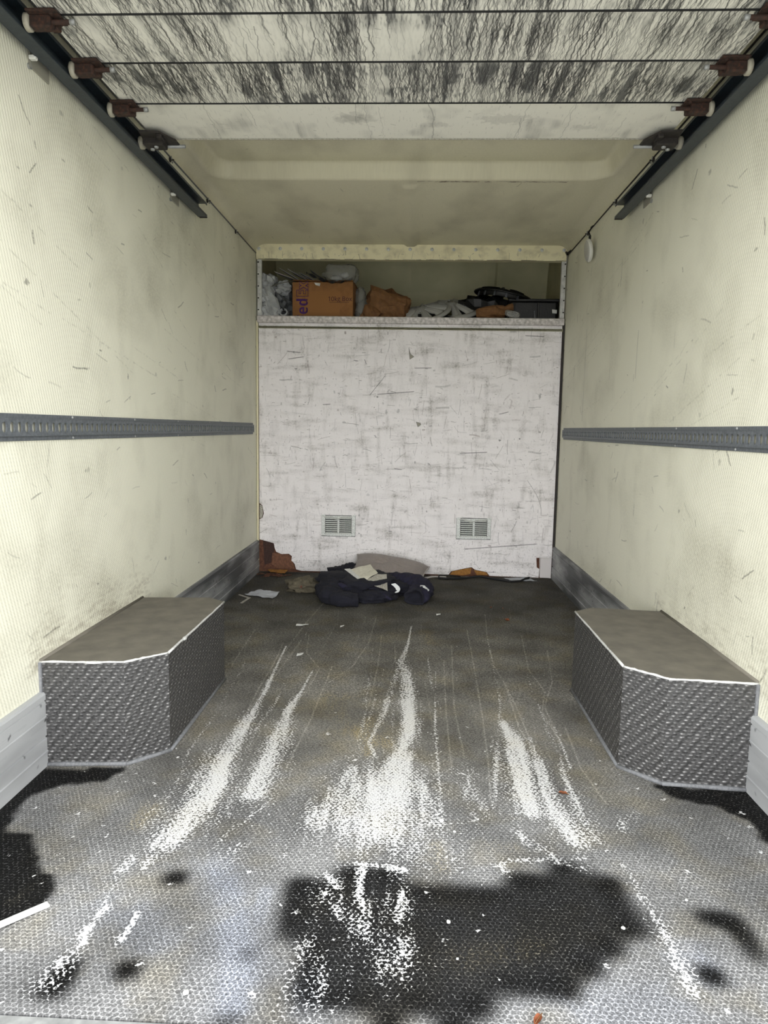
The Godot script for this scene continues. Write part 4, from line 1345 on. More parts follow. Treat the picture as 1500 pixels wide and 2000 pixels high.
func build_rails() -> void:
	for side: int in [-1, 1]:
		var t := thing("lashing_rail", "long slotted grey lashing rail on the wall %s" % ("opposite the hanging lamp" if side < 0 else "below the hanging lamp"), "lashing rail", Vector3(side * 1.0, 0.969, 0.0), "slotted lashing rails on the side walls")
		var z0 := 0.135
		var z1 := 3.68
		var inx := -side
		# profile: flat flanges, a raised web with slots between them
		for s in [1, -1]:
			var st := begin()
			bx(st, Vector3(inx * 0.003, s * 0.0295, (z0 + z1) / 2), Vector3(0.005, 0.013, z1 - z0), 0.001)
			bx(st, Vector3(inx * 0.008, s * 0.0225, (z0 + z1) / 2), Vector3(0.010, 0.003, z1 - z0), 0.0008)
			put("flange", st, M.rail, t)
		var st := begin()
		var pitch := 0.035
		var n := int((z1 - z0) / pitch)
		var ww := 0.0105
		var hh := 0.0145
		for k in n:
			var zc := z0 + pitch * (k + 0.5)
			# a plate cell with a long round-ended slot: ring of quads from the slot to the cell's border
			var m := 20
			var inner := []
			var outer := []
			for j in m:
				var a := TAU * (j + 0.5) / m
				var d := Vector2(cos(a), sin(a))
				inner.append(Vector2(d.x * ww, signf(d.y) * (hh - ww) + d.y * ww))
				var sc := 1.0 / maxf(absf(d.x) / (pitch * 0.5), absf(d.y) / 0.0225)
				outer.append(d * sc)
			for j in m:
				var j2 := (j + 1) % m
				var X := inx * 0.0125
				face(st, [Vector3(X, outer[j].y, zc + outer[j].x), Vector3(X, outer[j2].y, zc + outer[j2].x), Vector3(X, inner[j2].y, zc + inner[j2].x), Vector3(X, inner[j].y, zc + inner[j].x)], Vector3(inx, 0, 0))
				var Y := inx * 0.0085
				face(st, [Vector3(X, inner[j].y, zc + inner[j].x), Vector3(X, inner[j2].y, zc + inner[j2].x), Vector3(Y, inner[j2].y, zc + inner[j2].x), Vector3(Y, inner[j].y, zc + inner[j].x)], -Vector3(0, inner[j].y, inner[j].x))
			for cy in [1, -1]:
				for cz in [1, -1]:     # close the cell's corners
					var a0 := Vector3(inx * 0.0125, cy * 0.0225, zc + cz * pitch * 0.5)
					var best := []
					for j in m:
						if signf(outer[j].x) == cz and signf(outer[j].y) == cy:
							best.append(outer[j])
					for j in best.size() - 1:
						tri(st, a0, Vector3(inx * 0.0125, best[j].y, zc + best[j].x), Vector3(inx * 0.0125, best[j + 1].y, zc + best[j + 1].x), Vector3(inx, 0, 0))
		put("slotted_web", st, M.rail, t)
		for k in 8:
			for s in [1, -1]:
				var sc := begin(true)
				lathe(sc, [Vector2(0, 0.003), Vector2(0.003, 0.0026), Vector2(0.0045, 0.0)], 10, Transform3D(Basis(Vector3.FORWARD, -inx * PI / 2 * -1.0), Vector3(inx * 0.0055, s * 0.0305, z0 + 0.012 + k * 0.48)))
				put("screw", sc, M.steel, t)

# roller shutter: panels pushed back under the roof, with hinged rollers in the tracks
const SEAMS := [2.100, 2.367, 2.612, 2.842, 3.080, 3.320, 3.560]
func build_door() -> void:
	var t := thing("roller_door", "white sectional roller door pushed back under the roof, streaked with black water runs", "door", Vector3(0, 1.98, 0))
	for k in 6:
		var z0: float = SEAMS[k] + (0.0 if k == 0 else 0.0012)
		var z1: float = SEAMS[k + 1] - 0.0022
		var row := mini(k, 4)
		var st := begin()
		var x := 0.885
		var v0 := (row + 0.01) / 5.0
		var v1 := (row + 0.99) / 5.0
		quad_uv(st, [Vector3(-x, 0, z0 + 0.002), Vector3(x, 0, z0 + 0.002), Vector3(x, 0, z1 - 0.002), Vector3(-x, 0, z1 - 0.002)], [Vector2(0, v1), Vector2(1, v1), Vector2(1, v0), Vector2(0, v0)], Vector3.DOWN)
		st.set_uv2(Vector2(0.3, (row + 0.5) / 5.0))
		for s in [[z0, z0 + 0.002], [z1, z1 - 0.002]]:
			face(st, [Vector3(-x, 0, s[1]), Vector3(x, 0, s[1]), Vector3(x, 0.002, s[0]), Vector3(-x, 0.002, s[0])], Vector3(0, -1, signf(s[0] - s[1])))
			face(st, [Vector3(-x, 0.002, s[0]), Vector3(x, 0.002, s[0]), Vector3(x, 0.022, s[0]), Vector3(-x, 0.022, s[0])], Vector3(0, 0, signf(s[0] - s[1])))
		for s in [-x, x]:
			face(st, [Vector3(s, 0, z0 + 0.002), Vector3(s, 0, z1 - 0.002), Vector3(s, 0.022, z1), Vector3(s, 0.022, z0)], Vector3(s, 0, 0))
		face(st, [Vector3(-x, 0.022, z0), Vector3(x, 0.022, z0), Vector3(x, 0.022, z1), Vector3(-x, 0.022, z1)], Vector3.UP)
		put("door_panel", st, M.door, t)
	var st := begin()
	bx(st, Vector3(0, 0.006, 2.095), Vector3(1.74, 0.016, 0.008), 0.002)
	put("bottom_seal", st, M.dirty_paper, t)
	for k in range(1, 6):
		st = begin()
		bx(st, Vector3(0, 0.006, SEAMS[k] - 0.0005), Vector3(1.768, 0.016, 0.0075), 0.001)  # added black strip that keeps the gap between panels dark
		put("seam_joint", st, M.seam, t)
	for side: int in [-1, 1]:
		for k in range(1, 6):
			hinge(t, side, SEAMS[k])
		# the corner plate at the leading edge
		var o := begin()
		var pl := PackedVector2Array([Vector2(0.80, 2.085), Vector2(0.80, 2.13), Vector2(0.835, 2.20), Vector2(0.90, 2.21), Vector2(0.915, 2.11), Vector2(0.90, 2.075)])
		for i in pl.size():
			pl[i].x *= side
		prism(o, pl, Vector3(0, -0.014, 0), Vector3.RIGHT, Vector3.BACK, 0.006)
		bx(o, Vector3(side * 0.872, -0.028, 2.13), Vector3(0.07, 0.026, 0.055), 0.003)
		bx(o, Vector3(side * 0.84, -0.022, 2.165), Vector3(0.02, 0.016, 0.05), 0.003)
		var plate := put("corner_plate", o, M.dark_steel, t)
		o = begin(true)
		tube(o, PackedVector3Array([Vector3(side * 0.78, -0.022, 2.088), Vector3(side * 0.93, -0.022, 2.088)]), [0.006], 10)
		put("axle", o, M.steel, plate)
		o = begin(true)
		for q in [Vector3(0.865, -0.042, 2.14), Vector3(0.885, -0.042, 2.12)]:
			lathe(o, [Vector2(0, -0.006), Vector2(0.007, -0.005), Vector2(0.008, 0.0)], 8, Transform3D(Basis.IDENTITY, Vector3(side * q.x, q.y, q.z)))
		put("bolt", o, M.steel, plate)
		o = begin(true)
		lathe(o, [Vector2(0, 0.010), Vector2(0.018, 0.009), Vector2(0.021, 0.006), Vector2(0.021, -0.006), Vector2(0.018, -0.009), Vector2(0, -0.010)], 18, Transform3D(Basis(Vector3.FORWARD, PI / 2), Vector3(side * 0.93, -0.014, 2.10)))
		put("roller", o, M.nylon, plate)

func hinge(t: Node3D, side: int, z: float) -> void:
	var o := begin()
	bx(o, Vector3(side * 0.878, -0.006, z), Vector3(0.075, 0.006, 0.070), 0.002)
	bx(o, Vector3(side * 0.888, -0.022, z + 0.004), Vector3(0.052, 0.030, 0.030), 0.004)
	bx(o, Vector3(side * 0.868, -0.017, z - 0.022), Vector3(0.022, 0.020, 0.026), 0.003)
	for s in [-1, 1]:
		lathe(o, [Vector2(0, -0.006), Vector2(0.005, -0.005), Vector2(0.006, 0.0)], 8, Transform3D(Basis.IDENTITY, Vector3(side * 0.855, -0.008, z + s * 0.024)))
	var h := put("roller_hinge", o, M.rust, t)
	o = begin(true)
	tube(o, PackedVector3Array([Vector3(side * 0.815, -0.020, z + 0.004), Vector3(side * 0.93, -0.020, z + 0.004)]), [0.006], 10)
	put("axle", o, M.rust, h)
	o = begin(true)
	tube(o, PackedVector3Array([Vector3(side * 0.806, -0.020, z + 0.004), Vector3(side * 0.818, -0.020, z + 0.004)]), [0.007], 10)
	put("axle_end", o, M.steel, h)
	o = begin(true)
	lathe(o, [Vector2(0, 0.008), Vector2(0.017, 0.0075), Vector2(0.021, 0.005), Vector2(0.021, -0.005), Vector2(0.017, -0.0075), Vector2(0, -0.008)], 18, Transform3D(Basis(Vector3.FORWARD, PI / 2), Vector3(side * 0.922, -0.020, z + 0.004)))
	put("roller", o, M.nylon, h)

func build_tracks() -> void:
	for side: int in [-1, 1]:
		var t := thing("door_track", "dark blue grey roller door track under the roof %s" % ("opposite the hanging lamp" if side < 0 else "on the hanging lamp's side"), "door track", Vector3.ZERO, "tracks of the roller door")
		var z0 := 1.30
		var z1 := 3.66
		var zc := (z0 + z1) / 2
		var L := z1 - z0
		var st := begin()
		bx(st, Vector3(side * 0.9765, 1.9765, zc), Vector3(0.003, 0.062, L), 0.001)      # web
		bx(st, Vector3(side * 0.957, 1.9475, zc), Vector3(0.040, 0.003, L), 0.001)       # lower flange
		bx(st, Vector3(side * 0.9375, 1.9515, zc), Vector3(0.003, 0.010, L), 0.001)      # its lip
		bx(st, Vector3(side * 0.957, 2.0065, zc), Vector3(0.040, 0.003, L), 0.001)       # upper flange
		bx(st, Vector3(side * 0.9375, 2.0025, zc), Vector3(0.003, 0.010, L), 0.001)
		put("channel", st, M.navy, t)
		for z in [1.57, 2.66, 3.4]:
			st = begin()
			bx(st, Vector3(side * 0.989, 1.982, z), Vector3(0.022, 0.04, 0.10), 0.002)
			bx(st, Vector3(side * 0.9975, 1.962, z), Vector3(0.005, 0.075, 0.10), 0.002)
			put("bracket", st, M.bracket, t)
			st = begin()
			bx(st, Vector3(side * 0.985, 1.945, z + 0.052), Vector3(0.020, 0.012, 0.016), 0.003)
			put("bracket_tip", st, M.white_plastic, t)
			st = begin(true)
			lathe(st, [Vector2(0, 0.009), Vector2(0.007, 0.008), Vector2(0.008, 0.0)], 8, Transform3D(Basis(Vector3.FORWARD, side * -PI / 2 * -1.0), Vector3(side * 0.994, 1.925, z + 0.05)))
			put("bolt", st, M.steel, t)
		st = begin()
		bx(st, Vector3(side * 0.957, 1.948, z0 - 0.004), Vector3(0.036, 0.006, 0.02), 0.002)
		put("end_stop", st, M.dark_steel, t)
	# wing bolts along the seam between roof and walls
	for side: int in [-1, 1]:
		for z in [0.54, 1.09, 1.62]:
			var t := thing("seam_bolt", "small roof seam bolt %s" % ["nearest the storage space", "past the door track's end", "above the door track"][int(z * 1.8)] + (" opposite the lamp" if side < 0 else " on the lamp's side"), "bolt", Vector3(side * 0.998, 2.083, z), "bolts along the roof seams")
			var st := begin(true)
			lathe(st, [Vector2(0, 0.018), Vector2(0.003, 0.018), Vector2(0.003, 0.006), Vector2(0.009, 0.005), Vector2(0.010, 0.0)], 10, Transform3D(Basis(Vector3.BACK, side * PI / 2), Vector3.ZERO))
			put("stud", st, M.dark_steel, t)
			st = begin()
			for s in [-1, 1]:
				bx(st, Vector3(-side * 0.010, s * 0.006, s * 0.007), Vector3(0.004, 0.014, 0.006), 0.001, Basis(Vector3.RIGHT, s * 0.6))
			put("wing", st, M.steel, t)
	var st := begin()
	for side: int in [-1, 1]:
		var c := begin(true)
		tube(c, PackedVector3Array([Vector3(side * 0.997, 2.094, 0.02), Vector3(side * 0.997, 2.096, 1.2), Vector3(side * 0.997, 2.096, 2.4), Vector3(side * 0.997, 2.096, 3.66)]), [0.0035], 6)
		struct("trim_6", c, M.dark_steel if side > 0 else M.grey_sealant, "thin seam line between roof and side wall")

func build_lamp() -> void:
	var t := thing("puck_lamp", "round white puck lamp hanging by a black cable from the roof seam", "lamp", Vector3(0.968, 1.956, 0.69))
	var fr := Transform3D(Basis(Vector3.FORWARD, PI / 2 - 0.12), Vector3.ZERO)
	var st := begin(true)
	lathe(st, [Vector2(0, 0.014), Vector2(0.050, 0.013), Vector2(0.058, 0.008), Vector2(0.060, 0.0), Vector2(0.060, -0.004)], 36, fr)
	lathe(st, [Vector2(0.060, -0.004), Vector2(0.056, -0.009), Vector2(0.052, -0.009)], 36, fr)
	put("housing", st, M.white_plastic, t)
	st = begin(true)
	lathe(st, [Vector2(0.052, -0.009), Vector2(0.048, -0.012), Vector2(0.02, -0.014), Vector2(0, -0.0145)], 36, fr)
	put("lens", st, mat("frosted lens", Color(0.72, 0.72, 0.70), 0.35), t)
	st = begin(true)
	tube(st, PackedVector3Array([Vector3(0.0, 0.055, 0.0), Vector3(0.004, 0.075, 0.004), Vector3(-0.002, 0.095, 0.0), Vector3(0.008, 0.115, -0.006), Vector3(0.012, 0.128, -0.02), Vector3(0.026, 0.138, -0.03)]), [0.004, 0.0045, 0.003, 0.003, 0.003, 0.003], 8)
	put("cable", st, M.black_plastic, t)
	st = begin()
	bx(st, Vector3(0.003, 0.068, 0.002), Vector3(0.012, 0.022, 0.012), 0.003)
	put("plug", st, M.black_plastic, t)
	t = thing("cable_stub", "short black cable end sticking out at the header's corner", "cable", Vector3(0.99, 2.095, 0.03))
	st = begin(true)
	tube(st, PackedVector3Array([Vector3(0, 0, 0), Vector3(-0.012, 0.006, 0.02), Vector3(-0.006, -0.004, 0.05), Vector3(0.006, 0.006, 0.075)]), [0.008, 0.007, 0.005, 0.004], 8)
	put("sleeve", st, M.black_plastic, t)
	st = begin(true)
	tube(st, PackedVector3Array([Vector3(0, -0.002, 0.0), Vector3(-0.004, -0.03, 0.01), Vector3(-0.002, -0.05, 0.008)]), [0.003], 6)
	put("wire", st, M.steel, t)

# ---------------------------------------------------------------- goods on the shelf over the cab
func lettering(parent: Node3D, called: String, text: String, font_weight: int, em: float, m: Material, t: Transform3D, depth := 0.0006, bold := 0.0) -> void:
	var sf := SystemFont.new()
	sf.font_names = PackedStringArray(["Droid Sans"])
	sf.font_weight = font_weight
	var tm := TextMesh.new()
	if bold != 0.0:
		var fv := FontVariation.new()
		fv.base_font = sf
		fv.variation_embolden = bold
		tm.font = fv
	else:
		tm.font = sf
	tm.text = text
	tm.font_size = 64
	tm.pixel_size = em / 64.0
	tm.depth = depth
	tm.horizontal_alignment = HORIZONTAL_ALIGNMENT_LEFT
	tm.vertical_alignment = VERTICAL_ALIGNMENT_BOTTOM
	var o := MeshInstance3D.new()
	o.name = called
	o.mesh = tm
	o.material_override = m
	o.transform = t
	parent.add_child(o, true)

func bag(called: String, label: String, c: Vector3, r: Vector3, m: Material, seed_: int, box := 0.3, turn := Basis.IDENTITY, group := "mail bags heaped beside the cardboard box") -> Node3D:
	var t := thing(called, label, "bag", Vector3(c.x, 1.642, c.z), group)
	var st := begin()
	crumple(st, Vector3(0, c.y - 1.642, 0), r, seed_, 0.55, 2.0, 22, box, turn, 0.0)
	put("sack", st, m, t)
	return t

func build_shelf_goods() -> void:
	# courier carton
	var t := thing("cardboard_box", "brown cardboard carton with purple courier lettering on the shelf over the cab", "box", Vector3(-0.574, 1.642, -0.062))
	t.rotation.y = -0.045
	var st := begin()
	bx(st, Vector3(0, 0.146, -0.165), Vector3(0.404, 0.290, 0.33), 0.003)
	put("carton", st, M.kraft, t)
	st = begin()
	sheet(st, Vector3(-0.20, 0.291, 0.0), Vector3(0.20, 0.291, 0.0), Vector3(0.195, 0.286, -0.15), Vector3(-0.195, 0.300, -0.15), 0.01, 3, 0.003, 12)
	put("flap", st, M.kraft, t)
	st = begin()
	sheet(st, Vector3(0.20, 0.288, 0.0), Vector3(0.203, 0.292, -0.33), Vector3(0.12, 0.300, -0.32), Vector3(0.12, 0.298, -0.01), 0.008, 4, 0.003, 10)
	put("flap", st, M.kraft, t)
	st = begin()
	bx(st, Vector3(0.0, 0.145, 0.0006), Vector3(0.23, 0.17, 0.0006), 0.0001)
	put("faded_panel", st, mat("slightly paler cardboard", Color(0.555, 0.385, 0.215), 0.85), t)
	var up := Basis(Vector3.BACK, PI / 2)
	var tight := up * Basis.from_scale(Vector3(0.92, 1, 1))
	lettering(t, "printed_letters", "Fed", 700, 0.100, M.purple, Transform3D(tight, Vector3(-0.074, 0.030, 0.0006)))
	for q in [Vector2(-1, -1), Vector2(1, -1), Vector2(-1, 1), Vector2(1, 1)]:
		lettering(t, "printed_letters", "Ex", 700, 0.100, M.purple, Transform3D(tight, Vector3(-0.074 + q.x * 0.0030, 0.190 + q.y * 0.0030, 0.0006)))
	lettering(t, "letter_filling", "Ex", 700, 0.100, M.kraft, Transform3D(tight, Vector3(-0.074, 0.190, 0.0011)))
	lettering(t, "printed_letters", "10kg Box", 400, 0.0395, M.brown_ink, Transform3D(Basis.IDENTITY, Vector3(0.035, 0.158, 0.0011)))
	st = begin()
	bx(st, Vector3(0.112, 0.160, 0.0012), Vector3(0.132, 0.0022, 0.0006), 0.0001)
	put("printed_line", st, M.brown_ink, t)
	st = begin()
	bx(st, Vector3(-0.0925, 0.235, 0.0009), Vector3(0.0014, 0.085, 0.0005), 0.0001)
	put("printed_line", st, M.brown_ink, t)
	st = begin()
	sheet(st, Vector3(-0.055, 0.284, 0.003), Vector3(-0.015, 0.280, 0.003), Vector3(-0.018, 0.262, 0.006), Vector3(-0.045, 0.268, 0.006), 0.003, 8, 0.0008, 5)
	put("torn_label", st, M.paper, t)
	# mail bags to its left
	bag("mail_bag", "pale grey mail bag uppermost against the left post of the opening", Vector3(-0.945, 1.915, -0.10), Vector3(0.055, 0.055, 0.06), M.mail_bag, 3, 0.5)
	bag("mail_bag", "long pale grey mail bag hanging below the uppermost one", Vector3(-0.925, 1.815, -0.07), Vector3(0.048, 0.085, 0.06), M.mail_bag, 14, 0.4, Basis(Vector3.BACK, 0.35))
	var b := bag("mail_bag", "whitish mail bag with a black stroke lying at the foot of the left post", Vector3(-0.925, 1.735, -0.05), Vector3(0.065, 0.050, 0.055), M.mail_bag, 25, 0.45, Basis(Vector3.BACK, -0.4))
	st = begin()
	prism(st, PackedVector2Array([Vector2(-0.02, 0.03), Vector2(-0.008, 0.034), Vector2(0.0, 0.0), Vector2(0.012, -0.012), Vector2(0.002, -0.018), Vector2(-0.012, -0.004)]), Vector3(-0.005, 0.095, 0.047), Vector3.RIGHT, Vector3.UP, 0.004)
	put("black_mark", st, M.black_plastic, b)
	bag("mail_bag", "dark grey mail bag touching the carton's left side", Vector3(-0.85, 1.83, -0.22), Vector3(0.085, 0.085, 0.08), M.mail_dark, 36, 0.4)
	bag("mail_bag", "dark crumpled mail bag low beside the carton behind the tape roll", Vector3(-0.835, 1.745, -0.16), Vector3(0.075, 0.06, 0.08), M.mail_dark, 47, 0.4)
	b = bag("mail_bag", "small grey mail bag with black print tucked under the curved pale sheet", Vector3(-0.845, 1.895, -0.11), Vector3(0.048, 0.035, 0.045), M.mail_bag, 58, 0.4, Basis(Vector3.BACK, 0.5))
	st = begin(true)
	crumple(st, Vector3(0.01, 0.255, 0.042), Vector3(0.012, 0.016, 0.005), 4, 0.4, 2.0, 12)
	put("black_mark", st, M.black_plastic, b)
	bag("mail_bag", "grey mail bag filling the gap left of the carton at half height", Vector3(-0.855, 1.80, -0.08), Vector3(0.05, 0.035, 0.05), M.mail_dark, 69, 0.5, Basis(Vector3.BACK, -0.5))
	t = thing("tape_roll", "pale ring of a used tape roll beside the carton's foot", "tape roll", Vector3(-0.828, 1.700, -0.045))
	var fr := Transform3D(Basis(Vector3.RIGHT, PI / 2 - 0.3), Vector3(0, 0.028, 0))
	st = begin(true)
	lathe(st, [Vector2(0.020, -0.02), Vector2(0.026, -0.02), Vector2(0.028, 0.0), Vector2(0.026, 0.02), Vector2(0.020, 0.02), Vector2(0.019, 0.0), Vector2(0.020, -0.02)], 24, fr)
	put("core", st, M.mail_bag, t)
	st = begin(true)
	lathe(st, [Vector2(0.028, -0.016), Vector2(0.036, -0.015), Vector2(0.037, 0.0), Vector2(0.036, 0.013), Vector2(0.028, 0.014)], 24, fr)
	put("tape", st, M.mail_dark, t)
	# envelopes fanned out over the top of the carton
	var lab := ["white envelope with a red mark, leftmost of the fan", "outermost thin envelope of the fan on the carton", "second thin envelope of the fan on the carton", "third thin envelope of the fan, edge on", "fourth thin envelope lying flattest on the carton", "folded dark edged envelope next to the clear bag"]
	for k in 6:
		var x0: float = [-0.90, -0.865, -0.812, -0.775, -0.735, -0.665][k]
		var y0: float = [2.005, 2.028, 2.022, 2.010, 2.000, 2.015][k]
		var x1: float = [-0.78, -0.735, -0.675, -0.650, -0.620, -0.56][k]
		var y1: float = [1.962, 1.950, 1.948, 1.946, 1.944, 1.955][k]
		t = thing("envelope", lab[k], "envelope", Vector3(x1, y1 - 0.006, -0.14), "envelopes fanned over the carton")
		st = begin()
		var a := Vector3(x0 - x1, y0 - y1, 0.06)
		sheet(st, a, Vector3(0, 0, 0.05), Vector3(0.0, 0.012, -0.12), a + Vector3(0, 0.012, -0.17), 0.004, 60 + k, 0.0016, 10, 12.0)
		put("paper", st, [M.paper, M.mail_bag, M.mail_bag, M.dirty_paper, M.mail_bag, M.mail_dark][k], t)
		if k == 0:
			st = begin()
			var n := (a as Vector3).cross(Vector3(0, 0.012, -0.17)).normalized()
			prism(st, PackedVector2Array([Vector2(0.45, 0.04), Vector2(0.80, 0.02), Vector2(0.72, 0.12), Vector2(0.95, 0.22), Vector2(0.55, 0.22), Vector2(0.6, 0.12)]), Vector3(0, 0.0045, 0.052), Vector3(a.x, a.y, a.z - 0.05), Vector3(0, 0.012, -0.17), 0.0008)
			put("red_print", st, M.red_ink, t)
	t = thing("paper_sheet", "pale curved sheet sweeping from the carton's corner down to the mail bags", "sheet", Vector3(-0.85, 1.90, -0.07), "")
	st = begin(true)
	var cs := func(u: float, v: float) -> Vector3: return Vector3(lerpf(-0.095, 0.10, u), 0.055 * sin(u * 1.7) - 0.025 + 0.02 * v, 0.04 - v * 0.12 + 0.01 * sin(u * 6.0))
	surf(st, 16, 6, cs)
	surf(st, 16, 6, func(u, v): return cs.call(u, v) - Vector3(0, 0.002, 0), true)
	put("paper", st, M.dirty_paper, t)
	# clear and cloudy film on and beside the carton
	t = thing("clear_bag", "crumpled clear plastic bag on top of the carton", "bag", Vector3(-0.455, 1.937, -0.10))
	st = begin(true)
	crumple(st, Vector3(0, 0.050, 0), Vector3(0.105, 0.058, 0.09), 81, 0.26, 1.7, 48, 0.35, Basis.IDENTITY, 0.0)
	put("film", st, M.cloudy, t)
	st = begin(true)
	crumple(st, Vector3(0.03, 0.035, 0.05), Vector3(0.022, 0.016, 0.012), 82, 0.4, 2.4, 16)
	crumple(st, Vector3(-0.03, 0.02, 0.04), Vector3(0.035, 0.018, 0.02), 83, 0.4, 2.4, 16)
	put("bag_contents", st, M.mail_bag, t)
	t = thing("plastic_wrap", "grey plastic wrapping sagging along the carton's top edge", "wrapping", Vector3(-0.53, 1.945, -0.05))
	st = begin(true)
	var sag := func(u: float, v: float) -> Vector3:
		var x := lerpf(-0.15, 0.155, u)
		return Vector3(x, 0.055 * pow(absf(u - 0.62) * 1.7, 1.6) - 0.022 + 0.016 * v + 0.004 * sin(u * 31.0 + v * 4.0), 0.022 - v * 0.05 + 0.006 * sin(u * 13.0))
	surf(st, 40, 6, sag)
	surf(st, 40, 6, func(u, v): return sag.call(u, v) - Vector3(0, 0.006, 0.003), true)
	put("film", st, M.mail_dark, t)
	t = thing("plastic_wrap", "grey film bunched between the carton and the brown paper", "wrapping", Vector3(-0.335, 1.642, -0.20))
	st = begin(true)
	crumple(st, Vector3(0, 0.20, 0), Vector3(0.035, 0.075, 0.05), 84, 0.3, 1.7, 32, 0.2)
	crumple(st, Vector3(0.02, 0.10, 0.06), Vector3(0.045, 0.08, 0.04), 85, 0.3, 1.7, 32, 0.2, Basis.IDENTITY, 0.0)
	put("film", st, M.cloudy, t)
	# brown paper
	t = thing("kraft_bag", "large crumpled brown paper bag right of the carton", "paper bag", Vector3(-0.15, 1.642, -0.22))
	st = begin()
	crumple(st, Vector3(0, 0.175, 0), Vector3(0.135, 0.085, 0.10), 91, 0.34, 1.5, 22, 0.6, Basis(Vector3.BACK, -0.22), 0.0)
	crumple(st, Vector3(0.05, 0.08, 0.02), Vector3(0.09, 0.085, 0.09), 92, 0.32, 1.5, 20, 0.55, Basis.IDENTITY, 0.0)
	put("paper", st, M.kraft_dark, t)
	t = thing("kraft_bag", "small folded brown paper piece low beside the carton", "paper bag", Vector3(-0.265, 1.642, -0.13))
	st = begin()
	crumple(st, Vector3(0, 0.085, 0), Vector3(0.055, 0.055, 0.05), 93, 0.34, 1.5, 18, 0.6, Basis(Vector3.BACK, -0.5), 0.0)
	put("paper", st, M.kraft_dark, t)
	t = thing("kraft_bag", "rolled brown paper in front of the black crate", "paper bag", Vector3(0.54, 1.690, -0.085))
	st = begin()
	crumple(st, Vector3(0, 0.062, 0), Vector3(0.098, 0.040, 0.045), 94, 0.35, 1.8, 18, 0.4, Basis(Vector3.BACK, 0.08), 0.0)
	put("paper", st, M.kraft_dark, t)
	st = begin(true)
	tube(st, PackedVector3Array([Vector3(0.07, 0.08, 0.02), Vector3(0.10, 0.088, 0.02), Vector3(0.125, 0.09, 0.01)]), [0.012, 0.02, 0.03], 10)
	put("twisted_neck", st, M.kraft_dark, t)
	# wheel trims
	hubcap("silver wheel trim in front, overlapping the other silver one", Vector3(0.08, 1.752, -0.19), Basis(Vector3.BACK, 0.26) * Basis(Vector3.RIGHT, 0.42), M.silver_plastic, 9)
	hubcap("silver wheel trim behind, its hub showing above the front one", Vector3(0.285, 1.800, -0.27), Basis(Vector3.BACK, 0.06) * Basis(Vector3.RIGHT, 0.46), M.silver_plastic, 9)
	hubcap("black wheel trim seen edge on, lying on the black crate", Vector3(0.635, 1.885, -0.26), Basis(Vector3.BACK, -0.20) * Basis(Vector3.RIGHT, 0.02), M.black_plastic, 7)
	# black things under the trims
	t = thing("black_crate", "black plastic crate in the right corner of the shelf", "crate", Vector3(0.815, 1.642, -0.24))
	st = begin()
	bx(st, Vector3(0, 0.10, 0), Vector3(0.325, 0.195, 0.26), 0.02)
	put("body", st, M.black_plastic, t)
	st = begin()
	bx(st, Vector3(0.0, 0.194, 0), Vector3(0.335, 0.018, 0.27), 0.008)
	put("rim", st, M.black_plastic, t)
	for k in 2:
		st = begin()
		bx(st, Vector3(-0.13 + k * 0.16, 0.10, 0.131), Vector3(0.014, 0.15, 0.012), 0.004)
		put("rib", st, M.black_plastic, t)
	st = begin()
	sheet(st, Vector3(0.118, 0.135, 0.139), Vector3(0.150, 0.132, 0.139), Vector3(0.150, 0.108, 0.140), Vector3(0.120, 0.110, 0.140), 0.001, 5, 0.001, 4)
	put("white_tag", st, M.paper, t)
	st = begin()
	bx(st, Vector3(0.005, 0.09, 0.146), Vector3(0.012, 0.07, 0.008), 0.003, Basis(Vector3.BACK, 0.1))
	put("grey_clip", st, M.mail_dark, t)
	bag("black_bag_fill", "black plastic bag slumped under the black wheel trim", Vector3(0.50, 1.76, -0.28), Vector3(0.16, 0.10, 0.09), M.black_plastic, 111, 0.4, Basis.IDENTITY, "")
	bag("black_bag_fill", "flat black lump added for the darkness beneath the two silver wheel trims", Vector3(0.16, 1.69, -0.24), Vector3(0.24, 0.055, 0.15), M.black_plastic, 113, 0.4, Basis.IDENTITY, "")  # added in place of shade, so the spoke slots look dark
	t = thing("plastic_cup", "crushed clear plastic cup on the top rail below the black crate", "cup", Vector3(0.665, 1.7015, 0.005))
	st = begin(true)
	crumple(st, Vector3(0, 0.022, 0), Vector3(0.045, 0.022, 0.024), 121, 0.35, 2.0, 36, 0.2, Basis(Vector3.BACK, -0.25), 0.0)
	put("film", st, M.cloudy, t)
	st = begin(true)
	var ring := PackedVector3Array()
	for k in 17:
		var a := TAU * k / 16.0
		ring.append(Vector3(-0.005 + 0.034 * cos(a), 0.024 + 0.013 * sin(a), 0.022 + 0.004 * cos(a)))
	tube(st, ring, [0.0022], 6)
	put("rim", st, M.film, t)

